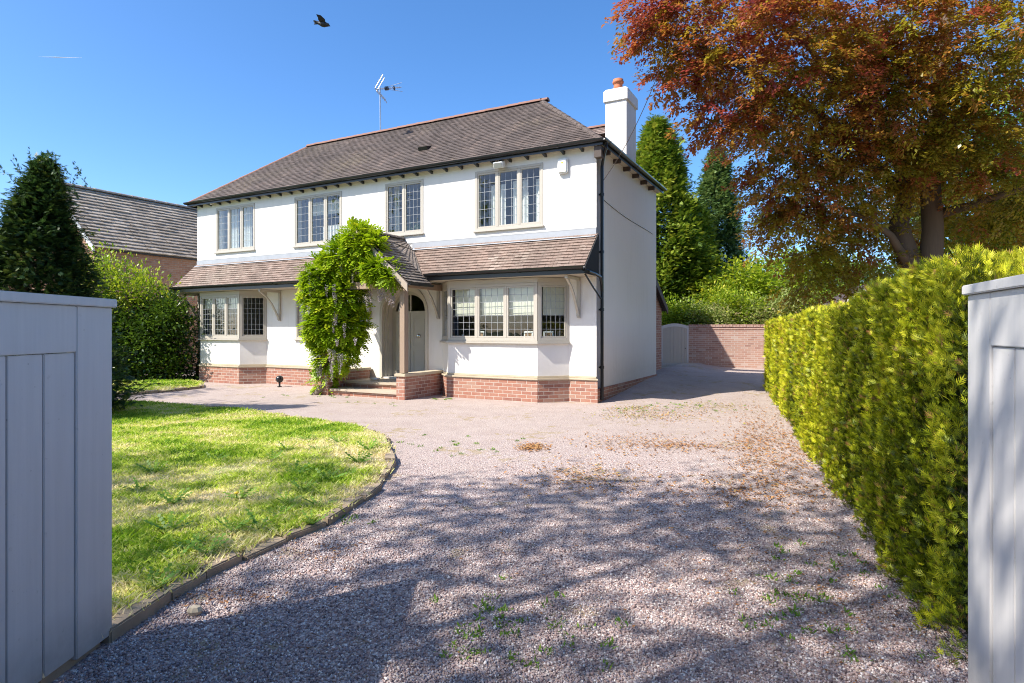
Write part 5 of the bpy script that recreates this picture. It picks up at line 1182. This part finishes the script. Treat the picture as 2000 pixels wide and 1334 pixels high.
for i_, (x, w_) in enumerate(((-24, 8), (-10, 8), (4, 8), (18, 8))):
    t = empty('roadside_hedge', (x, -17, 0), 0, f'tall roadside hedge across the road, length {("one", "two", "three", "four")[i_]} from the west', 'hedge')
    m = MB(); m.box(-6.8, 0, -.1, 6.8, 2, 5.0); m.build('shade_core', m_plain('dark hedge interior', (0.022, 0.028, 0.008), 1, .4, 8, .5), t)  # near-black core box, the hedge's inner shade put into its colour
    crown('foliage', [((dx, 0, z), (1.9, 1.0, 1.6), 40) for dx in (-6, -3, 0, 3, 6) for z in (1.5, 4.2, 6.0+(dx*7+i_*3) % 5*.5)], M['laurel'], t, leaf=.3, per_clump=40, clump_r=.5, flat=.8)
shade_tree(-14.2, 6.6, [(0, 0, 6.0, (1.6, 1.6, 1.3), 50), (.6, .8, 8.0, (1.5, 1.4, 1.1), 34), (-.6, -.5, 7.2, (1.5, 1.5, 1.2), 34)], 'garden tree beyond the left edge of the lawn')
shade_tree(-12.0, 8.2, [(0, 0, 4.0, (1.2, 1.2, .9), 26), (.4, .5, 5.0, (1.0, 1.0, .8), 20), (-.5, -.2, 3.2, (1.0, 1.0, .8), 18)], 'small garden tree just beyond the left edge', .13, 50, .3, 1)
shade_tree(-9.3, 2.2, [(0, .3, 6.2, (.9, .9, .6), 12), (.9, -.6, 6.0, (.8, .8, .5), 10), (-.6, 1.4, 7.0, (1, 1, .6), 12), (1.3, .7, 7.2, (.7, .7, .4), 8)], 'slim tree beside the lawn beyond the left gate', .13, 50, .32, 1.0)
shade_tree(-16.0, 10.6, [(0, 0, 5.6, (1.4, 1.5, 1.3), 44), (.6, .6, 7.4, (1.3, 1.3, 1.1), 30)], 'garden tree beyond the left boundary')

# ------------------------------------------------------------------ wisteria on the porch
def wisteria():
    b0 = hw(-6.35, -1.62, 0); t = empty('wisteria', tuple(b0), 0, 'lush green wisteria with faded flowers climbing the porch', 'climbing plant')
    L = lambda px, py, d: at(px, py, d)-b0
    m = MB()
    m.tube([(0, 0, -.05), tuple(L(655, 730, 14.1)), tuple(L(657, 690, 14.0)), tuple(L(650, 620, 14.0)), tuple(L(668, 540, 14.0)), tuple(L(700, 470, 13.8)), tuple(L(745, 480, 13.9))], [.07, .075, .06, .05, .045, .035, .02], 8)
    m.tube([(.03, 0, 0), tuple(L(662, 720, 14.0)), tuple(L(648, 650, 14.0)), tuple(L(672, 580, 13.9)), tuple(L(650, 520, 13.9))], [.04, .04, .035, .03, .02], 8)
    m.tube([tuple(L(700, 470, 13.8)), tuple(L(730, 492, 13.35)), tuple(L(760, 520, 13.1)), tuple(L(790, 540, 12.95))], [.03, .025, .02, .012], 6)
    m.tube([tuple(L(712, 452, 13.7)), tuple(L(745, 466, 14.0)), tuple(L(790, 482, 14.3)), tuple(L(815, 492, 14.3))], [.025, .02, .015, .008], 6)
    m.build('stem', M['vine'], t, smooth=True)
    P = []; D = []
    for (px, py, d, rx, ry, n) in ((655, 690, 14.0, 42, 35, 420), (652, 640, 13.95, 58, 38, 800), (655, 585, 13.9, 62, 42, 950), (645, 540, 13.9, 56, 36, 780), (680, 505, 13.8, 50, 34, 620), (705, 468, 13.75, 36, 24, 420),
                                 (722, 478, 13.35, 20, 20, 220), (700, 460, 13.4, 24, 18, 240), (742, 526, 13.2, 30, 18, 260), (720, 500, 13.5, 28, 24, 240), (765, 543, 13.0, 12, 9, 50), (618, 560, 13.9, 24, 30, 220), (622, 640, 13.9, 24, 32, 200), (690, 640, 14.0, 28, 42, 260), (630, 752, 14.2, 24, 15, 60), (640, 725, 14.1, 20, 20, 50)):
        b, dd = in_ball(n, .5); q = L(px, py, d)+b*np.array([rx/85, min(rx, ry)/85*.7, ry/85]); P.append(q); dd = dd*.8+rng.normal(size=dd.shape)*.4; dd[:, 2] -= .35; D.append(dd)
    P = np.concatenate(P); D = np.concatenate(D); tt = .45+rng.normal(size=len(P))*.17+.12*np.sin(P[:, 2]*6+P[:, 0]*4)
    V, q = scatter(pinnate(4), P, frames(D, (0, 0, 1)), rng.uniform(.16, .27, len(P)), tt, .06); quads('foliage', V, q, M['wisteria'], t)
    n = 0; VV = []; QQ = []
    for (px, py, d, sx, sy, k_) in ((745, 565, 13.15, 22, 8, 20), (690, 520, 13.5, 16, 10, 6), (608, 560, 13.6, 8, 30, 8), (650, 640, 13.5, 24, 50, 14), (655, 700, 13.6, 18, 20, 12), (625, 715, 13.8, 10, 14, 8), (720, 580, 13.6, 8, 8, 3), (650, 560, 13.45, 14, 20, 5)):
        for _ in range(int(k_*.6)+1):
            c = L(px+rng.normal()*sx*.7, py+rng.normal()*sy*.7, d); ln = rng.uniform(.16, .34); kk = 70; u = rng.random(kk); a = rng.random(kk)*6.283; rr = .035*(1-u*.7)
            PP = c+np.stack((rr*np.cos(a), rr*np.sin(a), -u*ln), 1); v, q = scatter(LEAF*np.array([1, 1.6, 1]), PP, frames(rng.normal(size=(kk, 3))), np.full(kk, .022), rng.random(kk)*.9, .05); VV.append(v); QQ.append(q)
    quads('flowers', np.concatenate(VV), np.concatenate(QQ), M['raceme'], t)
wisteria()

# ------------------------------------------------------------------ crow and vapour trail
def crow():
    p = at(629, 44, 16.0); t = empty('crow', tuple(p), 0, 'black crow flying high over the house roof', 'bird')
    m = MB(); k = 16/F
    P = lambda a, b, y=0: ((a-240)/4.94*k, y, (165-b)/4.94*k)
    # body as one tapering surface from tail to beak
    m.tube([P(150, 150), P(175, 162), P(205, 172), P(240, 180), P(270, 186), P(292, 190), P(306, 192), P(318, 199), P(333, 207)], [.03, .045, .05, .085, .085, .06, .055, .03, .004], 12)
    for (a, b, y) in ((150, 150, -.06), (150, 185, .0), (158, 160, .05), (148, 172, .03)):    # tail feathers
        m.tube([P(205, 172, 0), P((a+205)/2, (b+172)/2, y*.5), P(a, b, y)], [.03, .022, .008], 6)
    # wings: plates with feathered trailing edge
    def wing(y0, y1, rise, f):
        v = []; root0 = P(285, 182, y0); root1 = P(225, 178, y0); n = 7
        lead = [Vector(root0).lerp(Vector(P(285-f*20, 150, (y0+y1)/2)), 1), Vector(P(250-f*10, 125+rise, y1))]
        tips = [P(200-f*6, 112+rise, y1), P(206, 130+rise, y1*.9), P(214, 142, y1*.8), P(212, 158, y1*.6), P(218, 168, y1*.4)]
        pts = [Vector(root0), lead[0], lead[1]]+[Vector(x) for x in tips]+[Vector(root1)]
        th = Vector((0, .018, 0)); nn = len(pts)
        m.add(pts+[q+th for q in pts], [tuple(range(nn)), tuple(range(nn, 2*nn))[::-1]]+[(i, nn+i, nn+(i+1) % nn, (i+1) % nn) for i in range(nn)])
    wing(-.04, -.22, 0, 0); wing(.04, .24, 6, 1)
    m.build('body', M['feather'], t)
crow(); bpy.data.objects['crow'].scale = (.86, .86, .86)
m = MB(); a, b = at(75, 111, 900), at(160, 113, 900); m.tube([tuple(a), tuple(a*.6+b*.4), tuple(b)], [.05, .5, .12], 8); tag(m.build('vapour_trail', M['white']), 'short faint white vapour trail high in the left sky', 'vapour trail')
